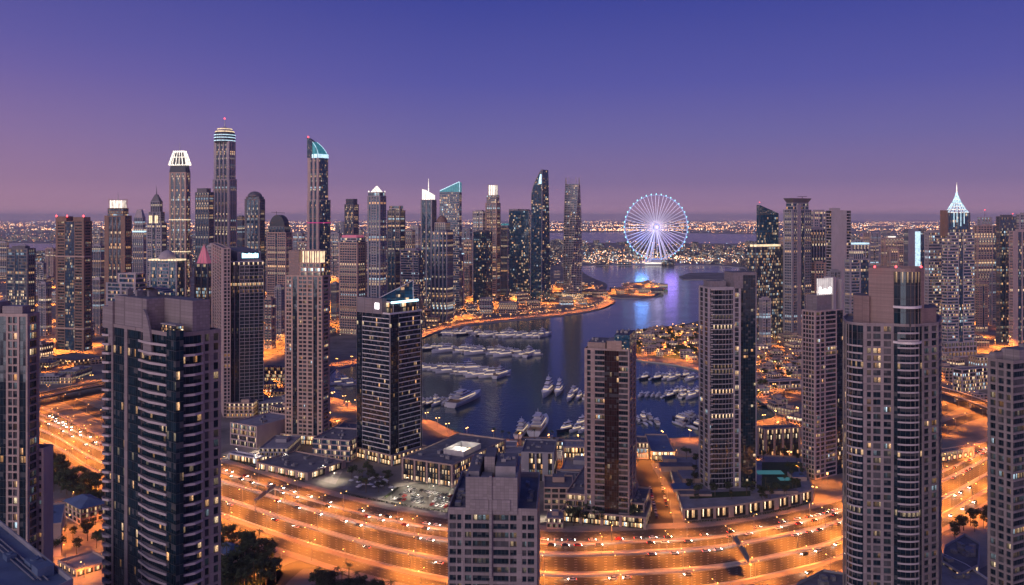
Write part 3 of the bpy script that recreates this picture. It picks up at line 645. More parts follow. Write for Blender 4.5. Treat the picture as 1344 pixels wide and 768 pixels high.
# broad tower on the left: glass corner, prow balconies, grey screen wall on top
def tower_prow():
    P = Plot(137, 230, 290, 300, 40); z1 = Z(438, 300)
    r = tower_root('apartment_tower', 'dark glass tower with zigzag balconies and large grey screen wall on top', P)
    body(r, P.rect(), 0, z1, 3.42, ['w8 b24 w3 o7x1 w4 o8x1 w2', None, None, 'b10 w2 g16 w4 g18 b35 g8'], 'stone_mauve', 'glass_teal', .5, .2, .05, 1.5, True, lit=.085,
         balc=dict(out=1.0, prow=1.1, mat='concrete_mauve', hgt=.7))
    # glazed corner strip standing proud of the two faces
    b = MB(); pts = [P.at(-.02, .13), P.at(.085, -.02), P.at(-.02, -.02)]; pts = [P.at(.09, 0), P.at(.09, -.035), P.at(-.028, -.035), P.at(-.028, .13), P.at(0, .13), P.at(0, 0)]
    if sum(a[0] * c[1] - c[0] * a[1] for a, c in zip(pts, pts[1:] + pts[:1])) < 0: pts.reverse()
    n = len(pts); nf = int(z1 / 3.42)
    for i in range(n):
        a, c = pts[i], pts[(i + 1) % n]; w = math.dist(a, c); nb = max(1, round(w / 1.4))
        b.face([(*a, 0), (*c, 0), (*c, z1 + 1), (*a, z1 + 1)], 0, [(i * 9, 0), (i * 9 + nb, 0), (i * 9 + nb, nf), (i * 9, nf)])
    b.face([(*q, z1 + 1) for q in pts], 0, [(0, 0)] * n); b.build('corner_glazing', 'glass_teal', r)
    zc = Z(393, 312)
    pts = [P.at(.86, .03), P.at(.40, .03), P.at(.40, .42), P.at(.03, .42), P.at(.03, .80), P.at(.86, .80)]
    pts.reverse() if sum(a[0] * c[1] - c[0] * a[1] for a, c in zip(pts, pts[1:] + pts[:1])) < 0 else None
    b = MB(); tops = [zc - 1.5 * i % 3 for i in range(6)]; b.prism(pts, z1 - 1.2, zc, mtop=1); b.build('screen_wall', ['cladding_mauve', 'roof_felt'], r)
    lit = inset(pts, .9); b = MB()                                           # glazed roof canopy, lit from below
    for i in range(9):
        a = Vector(P.at(.80 - i * .045, .5)); c = Vector(P.at(.80 - i * .045, .74)); b.tube((*a, zc + 1.6 + .5 * math.sin(i / 8 * math.pi) * 3), (*c, zc + 1.6 + 1.5 * math.sin(i / 8 * math.pi)), .12, n=5)
    b.build('canopy_frame', 'metal_grey', r)
    b = MB()
    for i in range(8):
        q = [P.at(.80 - i * .045, .5), P.at(.80 - (i + 1) * .045, .5), P.at(.80 - (i + 1) * .045, .74), P.at(.80 - i * .045, .74)]
        h = [zc + 1.4 + 1.5 * math.sin(k / 8 * math.pi) for k in (i, i + 1, i + 1, i)]; b.face([(*a, z) for a, z in zip(q, h)], 0, [(i, 0), (i + 1, 0), (i + 1, 3), (i, 3)])
    b.build('canopy_glass', 'glass_blue', r)
    b = MB(); b.prism(P.rect(.86, .93, -.02, .06), z1 - 8, Z(402, 310)); b.build('fin', 'cladding_mauve', r)
    b = MB(); b.prism(P.rect(.93, 1.03, .0, .3), z1 - 2, Z(410, 310), mtop=0); b.build('fin', 'cladding_mauve', r)
    # curved fin and lit terrace at the corner
    b = MB(); a = Vector(P.at(.40, .0)); c = Vector(P.at(.30, .0)); prev = None
    prof = [(0, z1 - 9), (0, z1 + 7), (.25, z1 + 6), (.5, z1 + 3.5), (.75, z1 - .5), (.92, z1 - 5), (1, z1 - 9)]
    q1 = [(*(a + (c - a) * t * 1.2), z) for t, z in prof]; nv = Vector((P.r.x, P.r.y)) * .8
    b.loft([[(x, y, z) for x, y, z in q1], [(x - nv.x, y - nv.y, z) for x, y, z in q1]]); b.build('curved_fin', 'cladding_mauve', r)
    lit_box(r, P.rect(.02, .2, .04, .2), z1 - 1.2, z1 + 2.4, 'glass_office', 'lantern_room'); block(r, P.rect(.01, .21, .03, .21), z1 + 2.4, z1 + 2.8, 'roof_light', 'lantern_roof')
    clutter(r, P.rect(.5, .85, .1, .75), zc, 5, 3, 4); clutter(r, P.rect(.05, .35, .1, .4), z1 - 1.2, 3, 8, 2.5)
tower_prow()

def tower_edge():
    P = Plot(-46, 36, 52, 365, 6); z1 = Z(412, 365)
    r = tower_root('apartment_tower', 'dark tower with concrete piers cut off by the left edge of the photo', P)
    body(r, P.rect(), 0, z1, 3.4, ['w1 o6x1 w1', None, None, 'w2 r8 w2 r10 w2 o12x2 w2 g12 w2 o12x2 w2 g8 w2'], 'stone_pink', 'glass_night', .5, .18, .03, 1.5, True, lit=.11)
    block(r, P.rect(.45, .98, .05, .9), z1 - 1.2, Z(396, 368), 'cladding_mauve'); block(r, P.rect(.1, .42, .1, .8), z1 - 1.2, z1 + 3, 'cladding_mauve')
    clutter(r, P.rect(.5, .95, .1, .85), Z(396, 368), 4, 5, 4)
    Q = Plot(20, 57, 70, 372, 6); rr = body(r, [(x + Q.o.x - P.o.x, y + Q.o.y - P.o.y) for x, y in Q.rect()], 0, Z(590, 370), 3.4, ['w1', None, None, 'w3 o10x2 w2 o8x1 w1'], 'concrete_pink', 'glass_night', .45, .35, .1, 1.5, True, lit=.085)
tower_edge()

def roof_corner():
    P = Plot(-60, 93, 110, 262, -32, Rr=34)
    z1 = Z(768, 262); P = Plot(-90, 94, 110, 262, 8, Rr=50)
    r = tower_root('office_building', 'blue grey flat roof with parapet and vents in the lower left corner', P, 'building')
    zr = 200 - (700 - YH) * 300 / F
    pts = [(X(96, 272) - P.o.x, 272 - P.o.y), (X(-8, 330) - P.o.x, 330 - P.o.y), (X(-80, 300) - P.o.x, 300 - P.o.y), (X(-60, 236) - P.o.x, 236 - P.o.y)]
    zt = 200 - (768 - YH) * 272 / F + 2
    body(r, pts, 0, zt, 3.6, ['w1 o8x6 w1', None, None, 'w1 o8x6 w1'], 'concrete_grey', 'glass_night', .4, .3, roof='roof_blue', parapet=1.6)
    clutter(r, pts, zt - 1.6, 9, 21, 7, 'roof_blue')
    c = Vector(pts[0]); e = (Vector(pts[1]) - c); n = Vector((-e.y, e.x)).normalized()
    for k in range(3):
        b = MB(); a = c + e * (.08 + .02 * k) + n * (5 + k * 1.5); d = c + e * .85 + n * (5 + k * 1.5); b.tube((*a, zt - .9), (*d, zt - .9), .25, n=6); b.build('duct', 'plant_metal', r)
roof_corner()

def tower_centre():
    P = Plot(588, 705, 716, 345, 3, Rr=50); z1 = Z(668, 345)
    r = tower_root('apartment_tower', 'plain mauve tower cut off by the bottom edge with stepped roof boxes', P)
    body(r, P.rect(), 0, z1, 3.32, ['w2 o5x1 w30', None, 'w1', 'w1 o11x1 o7x1 w3 o11x1 w1 r23 w5 r21 w1 o11x1 w6 o7x1 o11x1 w3'], 'stone_mauve', 'glass_night', .6, .2, .14, 1.5, True, lit=.09,
         roof='roof_felt', parapet=2.2)
    zp = Z(624, 348); up = P.rect(.22, .80, -.012, .62)
    b = MB(); ins = inset(up, .9)
    n = 4
    for k in range(n):
        a, c, d, e = up[k], up[(k + 1) % n], ins[(k + 1) % n], ins[k]
        b.face([(*a, z1 - 2.2), (*c, z1 - 2.2), (*c, zp), (*a, zp)]); b.face([(*a, zp), (*c, zp), (*d, zp), (*e, zp)]); b.face([(*e, zp), (*d, zp), (*d, zp - 5), (*e, zp - 5)])
    b.face([(*q, zp - 5) for q in ins], 1); b.build('roof_screen', ['cladding_mauve', 'roof_felt'], r)
    b = MB(); b.prism(P.rect(.505, .535, -.024, 0), 60, zp + .6); b.build('pilaster', 'cladding_mauve', r)
    for a0, a1 in ((.30, .50), (.54, .73)): b = MB(); b.prism(P.rect(a0, a1, -.022, 0), z1 - .5, z1 + 3.6); b.build('parapet_panel', 'cladding_mauve', r)
    for a0, a1, b0, b1, zz, m in ((.25, .48, .12, .52, zp + 2.5, 'roof_light'), (.50, .62, .25, .55, zp + 4.5, 'cladding_mauve'), (.66, .78, .08, .6, zp + 1.0, 'roof_felt'), (.52, .64, .04, .2, zp - 1, 'cladding_mauve')):
        block(r, P.rect(a0, a1, b0, b1), zp - 5, zz, m, 'plant_room', 'roof_felt')
    clutter(r, P.rect(.25, .46, .14, .50), zp + 2.5, 4, 31, 2.6); clutter(r, P.rect(.67, .77, .1, .58), zp + 1, 5, 33, 2.2); clutter(r, P.rect(.03, .18, .08, .9), z1 - 2.2, 7, 35, 3); clutter(r, P.rect(.83, .97, .08, .9), z1 - 2.2, 7, 36, 3)
    lit_box(r, P.rect(.235, .30, -.03, .01), z1 - .2, z1 + 2.2, 'pane_lit', 'roof_window') if False else None
tower_centre()

def tower_curved():
    d = 400; P = Plot(1104, 1170, 1233, d, 14, Rr=40); k = d / F
    L = lambda px, dy: ((px - CX) * (d + dy) / F - P.o.x, d + dy - P.o.y)
    r = tower_root('apartment_tower', 'tall mauve stone tower with a bowed glass middle bay and stepped shoulders', P)
    # outline in plan, front edges from right to left so that it runs counter-clockwise
    z_sh = Z(424, d); z_top = Z(352, d)
    front = [L(1106, 26), L(1110, 9)] + arc(L(1110, 9), L(1133, 0), 1.6, 4) + [L(1133, 0), L(1173, -2)]
    bow = arc(L(1173, -2), L(1211, -2), 2.8, 6)
    right = [L(1211, -2), L(1232, 3), L(1236, 24), L(1230, 40), L(1112, 40)]
    pts = front + bow + right
    specs = ['b1', 'b1', 'b1', 'b1', 'b1', 'b1', 'w3 o5x1 w1 o9x1 w1 o9x1 w2'][0:1] * 5 + ['b1'] * 0
    specs = []
    for i in range(len(pts)):
        if i < 5: specs.append('r1')
        elif i == 5: specs.append('r1' if False else 'w4 o7x1 w1 o11x1 w1 o11x1 w3')
        elif i == 6: specs.append('r1')
        elif i <= 11: specs.append('r1')
        elif i == 12: specs.append('w2 o10x1 w1 o11x1 w2')
        elif i == 13: specs.append('r1')
        else: specs.append(None)
    # the stone front sits between vertex 5 and 6
    fi = pts.index(L(1133, 0)); bi = pts.index(L(1173, -2)); ri = pts.index(L(1211, -2))
    specs = ['g1' if i < fi else 'w4 o6x1 w1 o11x1 w1.5 o11x1 w2' if i == fi else 'g1' if bi <= i < ri else 'w1.5 o9x1 w1.5 o10x1 w1' if i == ri else 'r1' if i == ri + 1 else None for i in range(len(pts))]
    body(r, pts, 0, z_sh, 3.3, specs, 'stone_mauve', 'glass_night', .6, .2, .06, 1.6, True, lit=.10)
    cache = {}
    wbal = math.dist(L(1178, -2), L(1206, -2))
    me = balcony(wbal, .4, 0, 'concrete_mauve', .62, 8, 3.4 * .35)
    zz = [z_sh - 4 - 3.3 * i for i in range(46)]
    for z in zz:
        if Z(800, d) < z: o = link('balcony', me, r, (*L(1192, -5.6), z), -.02)
    arcp = [L(1110, 9)] + arc(L(1110, 9), L(1133, 0), 1.6, 4) + [L(1133, 0)]
    a = Vector(arcp[1]); c = Vector(arcp[4]); wb_ = (c - a).length; me2 = balcony(wb_, .4, 0, 'concrete_mauve', .62, 8, 1.1); ang = math.atan2((c - a).y, (c - a).x)
    nrm = Vector(((c - a).y, -(c - a).x)).normalized() * .5
    for z in zz[2:]:
        if Z(800, d) < z: link('balcony', me2, r, (*((a + c) / 2 + nrm), z), ang)
    # high middle block: stone left, bowed glass, stone right
    zm = z_sh - 1.2
    hb = [L(1140, 6), L(1173, -1.5)] + arc(L(1173, -1.5), L(1209, -1.5), 3.6, 6) + [L(1209, -1.5), L(1213, -.5), L(1213, 16), L(1140, 22)]
    body(r, hb, zm, z_top, 6.6, [None] + ['g1'] * 6 + [None] * 4, 'cladding_brown', 'glass_teal', .4, .3, 0, 1.3, parapet=1.5, names=('upper_wall', 'upper_glazing', 'upper_roof'))
    for py in (372 + 27, 433): pass
    for zc in (Z(402, d), Z(448, d) ):
        b = MB(); a0 = [L(1172, -2.4)] + arc(L(1172, -2.4), L(1210, -2.4), 4.6, 8) + [L(1210, -2.4)]; b.prism(a0 + [L(1210, 0), L(1172, 0)], zc - .5, zc + .5, bottom=True); b.build('string_course', 'white_paint', r)
    block(r, [L(1120, 12), L(1141, 4), L(1150, 16), L(1124, 24)], zm, Z(388, d + 8), 'cladding_brown', 'stair_tower', 'roof_felt'); block(r, [L(1213, 2), L(1229, 6), L(1228, 20), L(1213, 20)], zm, Z(404, d + 5), 'cladding_brown', 'stair_tower', 'roof_felt')
    clutter(r, [L(1110, 16), L(1128, 8), L(1140, 26), L(1118, 32)], zm, 5, 41, 2.5); clutter(r, [L(1145, 6), L(1168, 2), L(1205, 14), L(1150, 18)], z_top - 1.5, 4, 42, 3)
    b = MB()
    for px in (1150, 1175, 1205): b.tube((*L(px, 2), z_top), (*L(px, 2), z_top + 1.6), .1, .1, 5)
    b.build('railing_post', 'metal_grey', r)
    for px in (1148, 1176, 1209): b = MB(); b.lathe([(.25, z_top + .1), (.5, z_top + .5), (.2, z_top + 1.1)], 8, L(px, 1)); b.build('beacon_light', 'red_beacon', r)
    # entrance canopy band at the foot: lower curved glass wing on the right
tower_curved()

def tower_right_edge():
    P = Plot(1296, 1330, 1420, 385, 62); z1 = Z(474, 385)
    r = tower_root('apartment_tower', 'stone and dark glass tower with a recessed roof at the right edge of the photo', P)
    body(r, P.rect(), 0, z1, 3.4, ['r9 w2 o12x2 w2 r14 w2 o12x2 w2', None, None, 'w3 o10x1 w2 o10x1 w2 o8x1 w3'], 'stone_mauve', 'glass_night', .5, .22, .06, 1.6, True, lit=.1)
    block(r, P.rect(.1, .8, .12, .8), z1 - 1.2, z1 + 4.2, 'cladding_mauve', 'plant_room', 'roof_felt'); block(r, P.rect(.72, .99, .02, .2), z1 - 1.2, z1 + 2.5, 'cladding_mauve', 'plant_room', 'roof_felt')
    clutter(r, P.rect(.2, .7, .2, .7), z1 + 4.2, 5, 51, 4)
tower_right_edge()

def glass_podium():
    d = 505; L0 = lambda px, py, z: tuple(Gz(px, py, z)); z = 12
    pts = [L0(1226, 800, z), L0(1312, 800, z), L0(1296, 758, z), L0(1268, 740, z), L0(1240, 727, z), L0(1226, 722, z)]
    o = Vector(pts[1]); r = thing('podium_building', 'low building with curved teal glass wall at the foot of the curved tower', 'building', (o.x, o.y, 0))
    pts = [(p[0] - o.x, p[1] - o.y) for p in pts]
    body(r, pts, 0, z, 4, [None, 'g1', 'g1', 'g1', 'g1', None], 'white_paint', 'glass_office', .4, .3, 0, 1.6, roof='roof_light')
    clutter(r, pts, z - 1.2, 4, 61, 5)
    z = 14; pts = [L0(1036, 800, z), L0(1110, 800, z), L0(1112, 752, z), L0(1080, 747, z), L0(1046, 765, z)]; o = Vector(pts[1])
    r = thing('podium_building', 'dark flat roofed building at the bottom edge beside the curved tower', 'building', (o.x, o.y, 0)); pts = [(p[0] - o.x, p[1] - o.y) for p in pts]
    body(r, pts, 0, z, 4, ['r1'], 'concrete_grey', 'glass_night', .4, .3, roof='roof_felt'); clutter(r, pts, z - 1.2, 6, 62, 5)
    z = 13; pts = [L0(1236, 735, z), L0(1262, 752, z), L0(1284, 741, z), L0(1286, 712, z), L0(1266, 700, z), L0(1240, 715, z)]; o = Vector(pts[2])
    r = thing('podium_building', 'dark roofed low building with plant units between curved tower and right edge tower', 'building', (o.x, o.y, 0)); pts = [(p[0] - o.x, p[1] - o.y) for p in pts]
    body(r, pts, 0, z, 4, ['r1', 'r1', None, None, None, None], 'concrete_grey', 'glass_office', .4, .3, roof='roof_felt'); clutter(r, pts, z - 1.2, 9, 63, 5)
glass_podium()

# ------------------------------------------------------------------ the towers along the marina
def tower_slabs():
    P = Plot(767, 826, 835, 576, 15); z1 = Z(459, 576)
    r = tower_root('apartment_tower', 'slim pink tower with dark central glass strip beside the marina street', P)
    body(r, P.rect(), 0, z1, 3.55, ['w2 o5x1 w2 o5x1 w2', None, None, 'w3 o6x1 w5 r13 g19 r12 w2'], 'stone_pink', 'glass_road_reflection', .5, .26, 0, 1.5, True, lit=.085)
    z2 = Z(448, 577)
    block(r, P.rect(.17, .50, -.006, .5), z1 - 1.2, z2, 'cladding_tan', 'stair_tower', 'roof_light'); 
    b = MB(); b.prism(P.rect(.0, .34, .05, .8), z1 - 1.2, Z(439, 582)); b.build('roof_pavilion', 'glass_far_blue', r)
    block(r, P.rect(.55, .95, .1, .8), z1 - 1.2, z1 + 3.4, 'cladding_tan', 'plant_room', 'roof_felt'); clutter(r, P.rect(.55, .95, .1, .8), z1 + 3.4, 5, 71, 3); clutter(r, P.rect(0, .4, .1, .8), Z(439, 582), 5, 72, 3)
    # podium terraces at the foot
    for a0, a1, b0, b1, z, sp in ((-.38, 1.5, -.12, .9, 8, 'w1 g6x1 w1 g7 w1 g6 w1 g8 w1'), (1.0, 1.45, .1, 2.2, 17, 'w1 r8 w1 r8 w1'), (-.3, 0, .2, 1.2, 13, 'w1 r8 w1')):
        body(r, P.rect(a0, a1, b0, b1), 0, z, 4, [sp, None, None, sp], 'concrete_tan', 'glass_shop' if z < 10 else 'glass_office', .5, .25, 0, 1.2, roof='roof_felt', names=('podium_wall', 'podium_glazing', 'podium_roof'))
        clutter(r, P.rect(a0, a1, b0, b1), z - 1.2, 5, int(z), 3)
tower_slabs()

def tower_white_bands():
    P = Plot(917, 930, 993, 631, 80); z1 = Z(377, 631); z2 = Z(357, 640)
    r = tower_root('apartment_tower', 'tall pale tower with white floor bands and dark glass right side by marina', P)
    body(r, P.rect(), 0, z1, 3.5, ['w2 r34 w1.5 o8x1 w2 g22 w1.5', None, None, 'w1 o7x1 w1 o7x1 w1'], 'concrete_mauve', 'glass_night', .5, .16, 0, 1.7, True, lit=.11)
    a = Vector(P.at(0, .05)); c = Vector(P.at(0, .55)); pts = [tuple(a)] + arc(tuple(a), tuple(c), 1.6, 7) + [tuple(c)]
    body(r, pts + [P.at(.05, .55), P.at(.05, .05)], 0, z1 - 1.0, 3.5, ['r1'] * 7 + [None] * 3, 'concrete_mauve', 'glass_night', .45, .17, 0, 1.7, names=('bay_wall', 'bay_glazing', 'bay_roof'))
    body(r, P.rect(-.03, .9, .70, 1.0), 0, z2, 3.5, ['w1', None, None, 'w1 g5 w2 g14 w1'][0:1] + ['w1'] * 3, 'cladding_mauve', 'glass_night', .5, .3, names=('side_wall', 'side_glazing', 'side_roof')) if False else None
    b = MB(); pts = P.rect(-.02, .9, .52, 1.0); b.prism(pts, z1 - 1.2, z2, mtop=1); b.build('upper_block', ['cladding_mauve', 'roof_felt'], r)
    b = MB(); q = [P.at(-.03, .71), P.at(-.03, .97)]; b.face([(*q[0], 4), (*q[1], 4), (*q[1], z2 - 2), (*q[0], z2 - 2)], 0, [(0, 0), (5, 0), (5, 70), (0, 70)]); b.build('side_glazing', 'glass_teal', r)
    block(r, P.rect(.2, .8, .06, .4), z1 - 1.2, z1 + 4, 'cladding_mauve', 'plant_room', 'roof_felt'); clutter(r, P.rect(.1, .8, .4, .5), z1 - 1.2, 4, 81, 3)
tower_white_bands()

def tower_sign_white():
    d = 677; P = Plot(1052, 1070, 1108, d, 58); z1 = Z(408, d)
    r = tower_root('apartment_tower', 'brown stone tower with a glowing white roof sign left of the curved tower', P)
    body(r, P.rect(), 0, z1, 3.5, ['w1 o14x2 w1 r16 w1 g10 w1.5', None, None, 'w1 o10x4 w1'], 'concrete_pink', 'glass_night', .45, .24, .04, 1.6, True, lit=.085)
    block(r, P.rect(.1, .9, .1, .6), z1 - 1.2, Z(388, d), 'cladding_mauve', 'plant_room', 'roof_felt'); block(r, P.rect(.0, .7, .62, .72), z1 - 1.2, Z(365, d), 'concrete_mauve', 'fin'); block(r, P.rect(.0, .7, .90, .98), z1 - 1.2, Z(368, d), 'concrete_mauve', 'fin')
    b = MB(); pts = P.rect(.02, .06, .08, .62); b.prism(pts, Z(388, d), Z(366, d)); b.build('sign_panel', 'sign_soft', r)
    u0 = Vector(P.at(-.012, .14)); u1 = Vector(P.at(-.012, .56))
    for i in range(5):
        b = MB(); a = u0.lerp(u1, i / 5); c = u0.lerp(u1, (i + .72) / 5); h = (1, .55, .7, .5, .9)[i] * 5; b.prism([tuple(a), tuple(c), tuple(c + P.l * .3), tuple(a + P.l * .3)], Z(386, d), Z(386, d) + h, bottom=True); b.build('sign_letter', 'sign_white', r)
tower_sign_white()

def tower_sail_roof():
    d = 718; P = Plot(468, 512, 554, d, 38); z1 = Z(411, d)
    r = tower_root('office_tower', 'dark glass office tower with white floor lines and slanted sail roof by marina', P)
    body(r, P.rect(), 0, z1, 3.75, ['g18 r46 g3', None, None, 'g14 r66 g2'], 'white_paint', 'glass_night', .35, .16, 0, 1.6, False, parapet=1.4)
    b = MB(); b.prism(P.rect(.22, .98, -.02, .12), z1 - 1.4, Z(393, d), mtop=1); b.build('roof_screen', ['cladding_mauve', 'roof_felt'], r)
    u0 = Vector(P.at(.30, -.022)); u1 = Vector(P.at(.42, -.022)); b = MB(); b.prism([tuple(u0), tuple(u0 - P.r * .2), tuple(u1 - P.r * .2), tuple(u1)][::-1], Z(407, d), Z(399, d)); b.build('sign', 'sign_white', r)
    body(r, P.rect(.02, .5, .12, .85), z1 - 1.4, Z(397, d), 4.2, ['g1', 'g1', 'g1', 'g1'], 'white_paint', 'glass_office', .3, .2, names=('crown_wall', 'crown_glazing', 'crown_roof'))
    b = MB(); q = P.rect(-.0, .03, .06, .88); b.prism(q, Z(399, d), Z(396.5, d), bottom=True); b.build('light_strip', 'sign_blue', r)
    a, c = P.at(.42, .06), P.at(.06, .78); A = [(*a, Z(408, d)), (*c, Z(408, d)), (*c, Z(369, d + 14)), (*a, Z(394, d))]; Bq = [(x + P.l.x * .5, y + P.l.y * .5, z) for x, y, z in A]
    b = MB(); b.face(A, 0, [(0, 0), (8, 0), (8, 8), (0, 3)]); b.face(Bq[::-1], 0, [(0, 0), (8, 0), (8, 8), (0, 3)]); b.build('sail_fin', 'glass_far_blue', r)
    b = MB(); b.tube(A[3], A[2], .35, n=5); b.tube(A[2], (A[2][0], A[2][1], z1), .35, n=5); b.build('sail_edge', 'white_paint', r)
    clutter(r, P.rect(.55, .95, .2, .9), z1 - 1.4, 6, 91, 4)
    body(r, P.rect(-.12, 1.06, -.06, 1.02), 0, 9, 4.4, ['w1 g8 w1 g8 w1 g8 w1 g8 w1', None, None, 'w1 g8 w1 g8 w1 g8 w1'], 'concrete_tan', 'glass_shop', .5, .25, 0, 1.2, names=('podium_wall', 'podium_glazing', 'podium_roof'))
tower_sail_roof()

def tower_lantern():
    d = 778; P = Plot(374, 423, 433, d, 16); z1 = Z(362, d)
    r = tower_root('apartment_tower', 'brown stone tower crowned by a glowing cream lantern box with fins', P)
    body(r, P.rect(), 0, z1, 3.5, ['w1 o6x1 w1', None, None, 'w2 o8x2 w2 g7 w2 o13x2 w2 r6 w2 g6 w2 o5x1 w1'], 'concrete_tan', 'glass_night', .5, .3, .06, 1.6, True, lit=.11)
    body(r, P.rect(.05, .62, .05, .85), z1 - 1.2, Z(345, d), 3.5, ['r1', None, None, 'w1 r4 w1 r4 w1 r4 w1'], 'concrete_tan', 'glass_office', .5, .3, names=('upper_wall', 'upper_glazing', 'upper_roof'))
    lit_box(r, P.rect(.10, .56, .1, .8), Z(346, d), Z(330, d), 'crown_gold')
    u0 = Vector(P.at(.57, .07)); u1 = Vector(P.at(.08, .07))
    for i in range(8):
        a = u0.lerp(u1, i / 7.5); c = u0.lerp(u1, (i + .38) / 7.5); b = MB(); b.prism([tuple(a), tuple(c), tuple(c + P.r * .5), tuple(a + P.r * .5)], Z(347, d), Z(328, d)); b.build('lantern_fin', 'concrete_tan', r)
    block(r, P.rect(.07, .59, .07, .83), Z(330, d), Z(328.5, d), 'concrete_tan', 'lantern_roof'); block(r, P.rect(.62, .9, .02, .6), z1 - 1.2, Z(329, d), 'cladding_brown', 'stair_tower', 'roof_felt')
    body(r, P.rect(-.25, 1.1, -.15, 1.0), 0, 9, 4.4, ['w1 g8 w1 g8 w1', None, None, 'w1 g8 w1 g8 w1 g8 w1 g8 w1'], 'concrete_tan', 'glass_shop', .5, .25, 0, 1.2, names=('podium_wall', 'podium_glazing', 'podium_roof'))
tower_lantern()

def tower_blue_sign():
    d = 898; P = Plot(282, 298, 346, d, 68); z1 = Z(343, d)
    r = tower_root('apartment_tower', 'bowed dark glass tower with a glowing blue sign on its roof', P)
    L = lambda a, b: P.at(a, b)
    pts = [L(0, .08)] + arc(L(0, .08), L(0, 1), 2.0, 7) + [L(0, 1), L(1, 1), L(1, .08)]
    body(r, pts, Z(532, d), z1, 3.5, ['g9 w.8'] * 2 + ['r9 w.6'] * 5 + [None] * 2 + ['r1'], 'concrete_mauve', 'glass_teal', .4, .13, 0, 1.6, lit=.06)
    body(r, pts, 0, Z(532, d) , 14, ['w1 g3 w1 g3'] * 7 + [None] * 3, 'concrete_tan', 'glass_shop', .6, .1, 0, 2, parapet=.6, names=('base_wall', 'base_glazing', 'base_roof'))
    body(r, P.rect(-.04, 1, -.12, .08), 0, Z(325, d), 3.5, ['w1 o5x1 w1 o4x1 w1', None, None, 'w1 o6x4 w1'], 'concrete_pink', 'glass_night', .5, .25, names=('side_wall', 'side_glazing', 'side_roof'))
    block(r, P.rect(.05, .8, .3, .95), z1 - 1.2, Z(331, d), 'concrete_grey', 'plant_room', 'roof_felt')
    u0 = Vector(P.at(.04, .42)); u1 = Vector(P.at(.04, .88))
    b = MB(); b.prism([tuple(u0), tuple(u1), tuple(u1 + P.l * .3), tuple(u0 + P.l * .3)], Z(340.5, d), Z(331, d), bottom=True); b.build('sign_panel', 'glass_blue', r)
    for i in range(8):
        a = u0.lerp(u1, (i + .1) / 8) - P.l * .35; c = u0.lerp(u1, (i + .85) / 8) - P.l * .35; b = MB(); b.prism([tuple(a), tuple(c), tuple(c + P.l * .3), tuple(a + P.l * .3)], Z(339.5, d), Z(333 + (i % 3) * .5, d), bottom=True); b.build('sign_letter', 'sign_blue', r)
tower_blue_sign()

def tower_twin_brown():
    d = 1265; P = Plot(73, 110, 121, d, 18); z1 = Z(290, d)
    r = tower_root('apartment_tower', 'brown tower with red beacons standing alone above the flyover', P)
    body(r, P.rect(), 10, z1, 4.2, ['w1 o8x1 w1', None, None, 'w3 r10 w1 g14 w1 r10 w3'], 'concrete_brown', 'glass_far', .6, .4, 0, 2, True, lit=.12)
    for py in (337, 432): b = MB(); b.prism(P.rect(-.02, 1.02, -.02, 1.02), Z(py + 1, d), Z(py - 1, d), bottom=True); b.build('string_course', 'concrete_tan', r)
    block(r, P.rect(.62, 1, 0, .8), z1 - 1.2, Z(284, d), 'concrete_brown', 'stair_tower', 'roof_felt'); block(r, P.rect(0, .38, 0, .8), z1 - 1.2, Z(285, d), 'concrete_brown', 'stair_tower', 'roof_felt')
    for a in (.02, .6, .98): b = MB(); q = P.at(a, .03); b.lathe([(.5, Z(285, d)), (1.3, Z(285, d) + 1.5), (.5, Z(285, d) + 3)], 6, q); b.build('beacon_light', 'red_beacon', r)
    Q = Plot(60, 97, 137, 1195, 30); o = Q.o - P.o
    body(r, [(x + o.x, y + o.y) for x, y in Q.rect()], 0, Z(473, 1195), 4.2, ['o10x7', None, None, 'o10x6'], 'concrete_brown', 'glass_office', .5, .35, roof='roof_felt', names=('podium_wall', 'podium_glazing', 'podium_roof'))
tower_twin_brown()

# ------------------------------------------------------------------ the skyline behind
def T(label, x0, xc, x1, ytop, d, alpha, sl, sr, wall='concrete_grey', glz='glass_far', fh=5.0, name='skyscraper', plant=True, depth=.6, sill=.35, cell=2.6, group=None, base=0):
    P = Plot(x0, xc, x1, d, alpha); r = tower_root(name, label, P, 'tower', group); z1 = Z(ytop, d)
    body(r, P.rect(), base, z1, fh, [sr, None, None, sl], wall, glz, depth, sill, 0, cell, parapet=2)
    if plant: block(r, P.rect(.2, .8, .2, .8), z1 - 2, z1 + 2.5, wall, 'plant_room', 'roof_felt')
    return P, r, z1
def tier(r, P, s, z0, z1, sl, sr, wall, glz, fh=5.0, a=None):
    q = a or (s, 1 - s, s, 1 - s); body(r, P.rect(*q), z0, z1, fh, [sr, None, None, sl], wall, glz, .6, .35, 0, 2.6, parapet=1.5, names=('upper_wall', 'upper_glazing', 'upper_roof'))
def pyramid(r, P, s, z0, z1, mat, name='roof_pyramid', s2=.47):
    b = MB(); b.loft([[(*q, z0) for q in P.rect(s, 1 - s, s, 1 - s)], [(*q, z1) for q in P.rect(s2, 1 - s2, s2, 1 - s2)]]); return b.build(name, mat, r)
def ribs(r, P, s, z0, s2, z1, mat, n=4, rad=.7, name='crown_rib'):
    lo = P.rect(s, 1 - s, s, 1 - s); hi = P.rect(s2, 1 - s2, s2, 1 - s2)
    for k in range(4):
        for i in range(n):
            t = i / n; f = lambda q: Vector(q[k]).lerp(Vector(q[(k + 1) % 4]), t)
            b = MB(); b.tube((*f(lo), z0), (*f(hi), z1), rad, rad * .7, 5); b.build(name, mat, r)
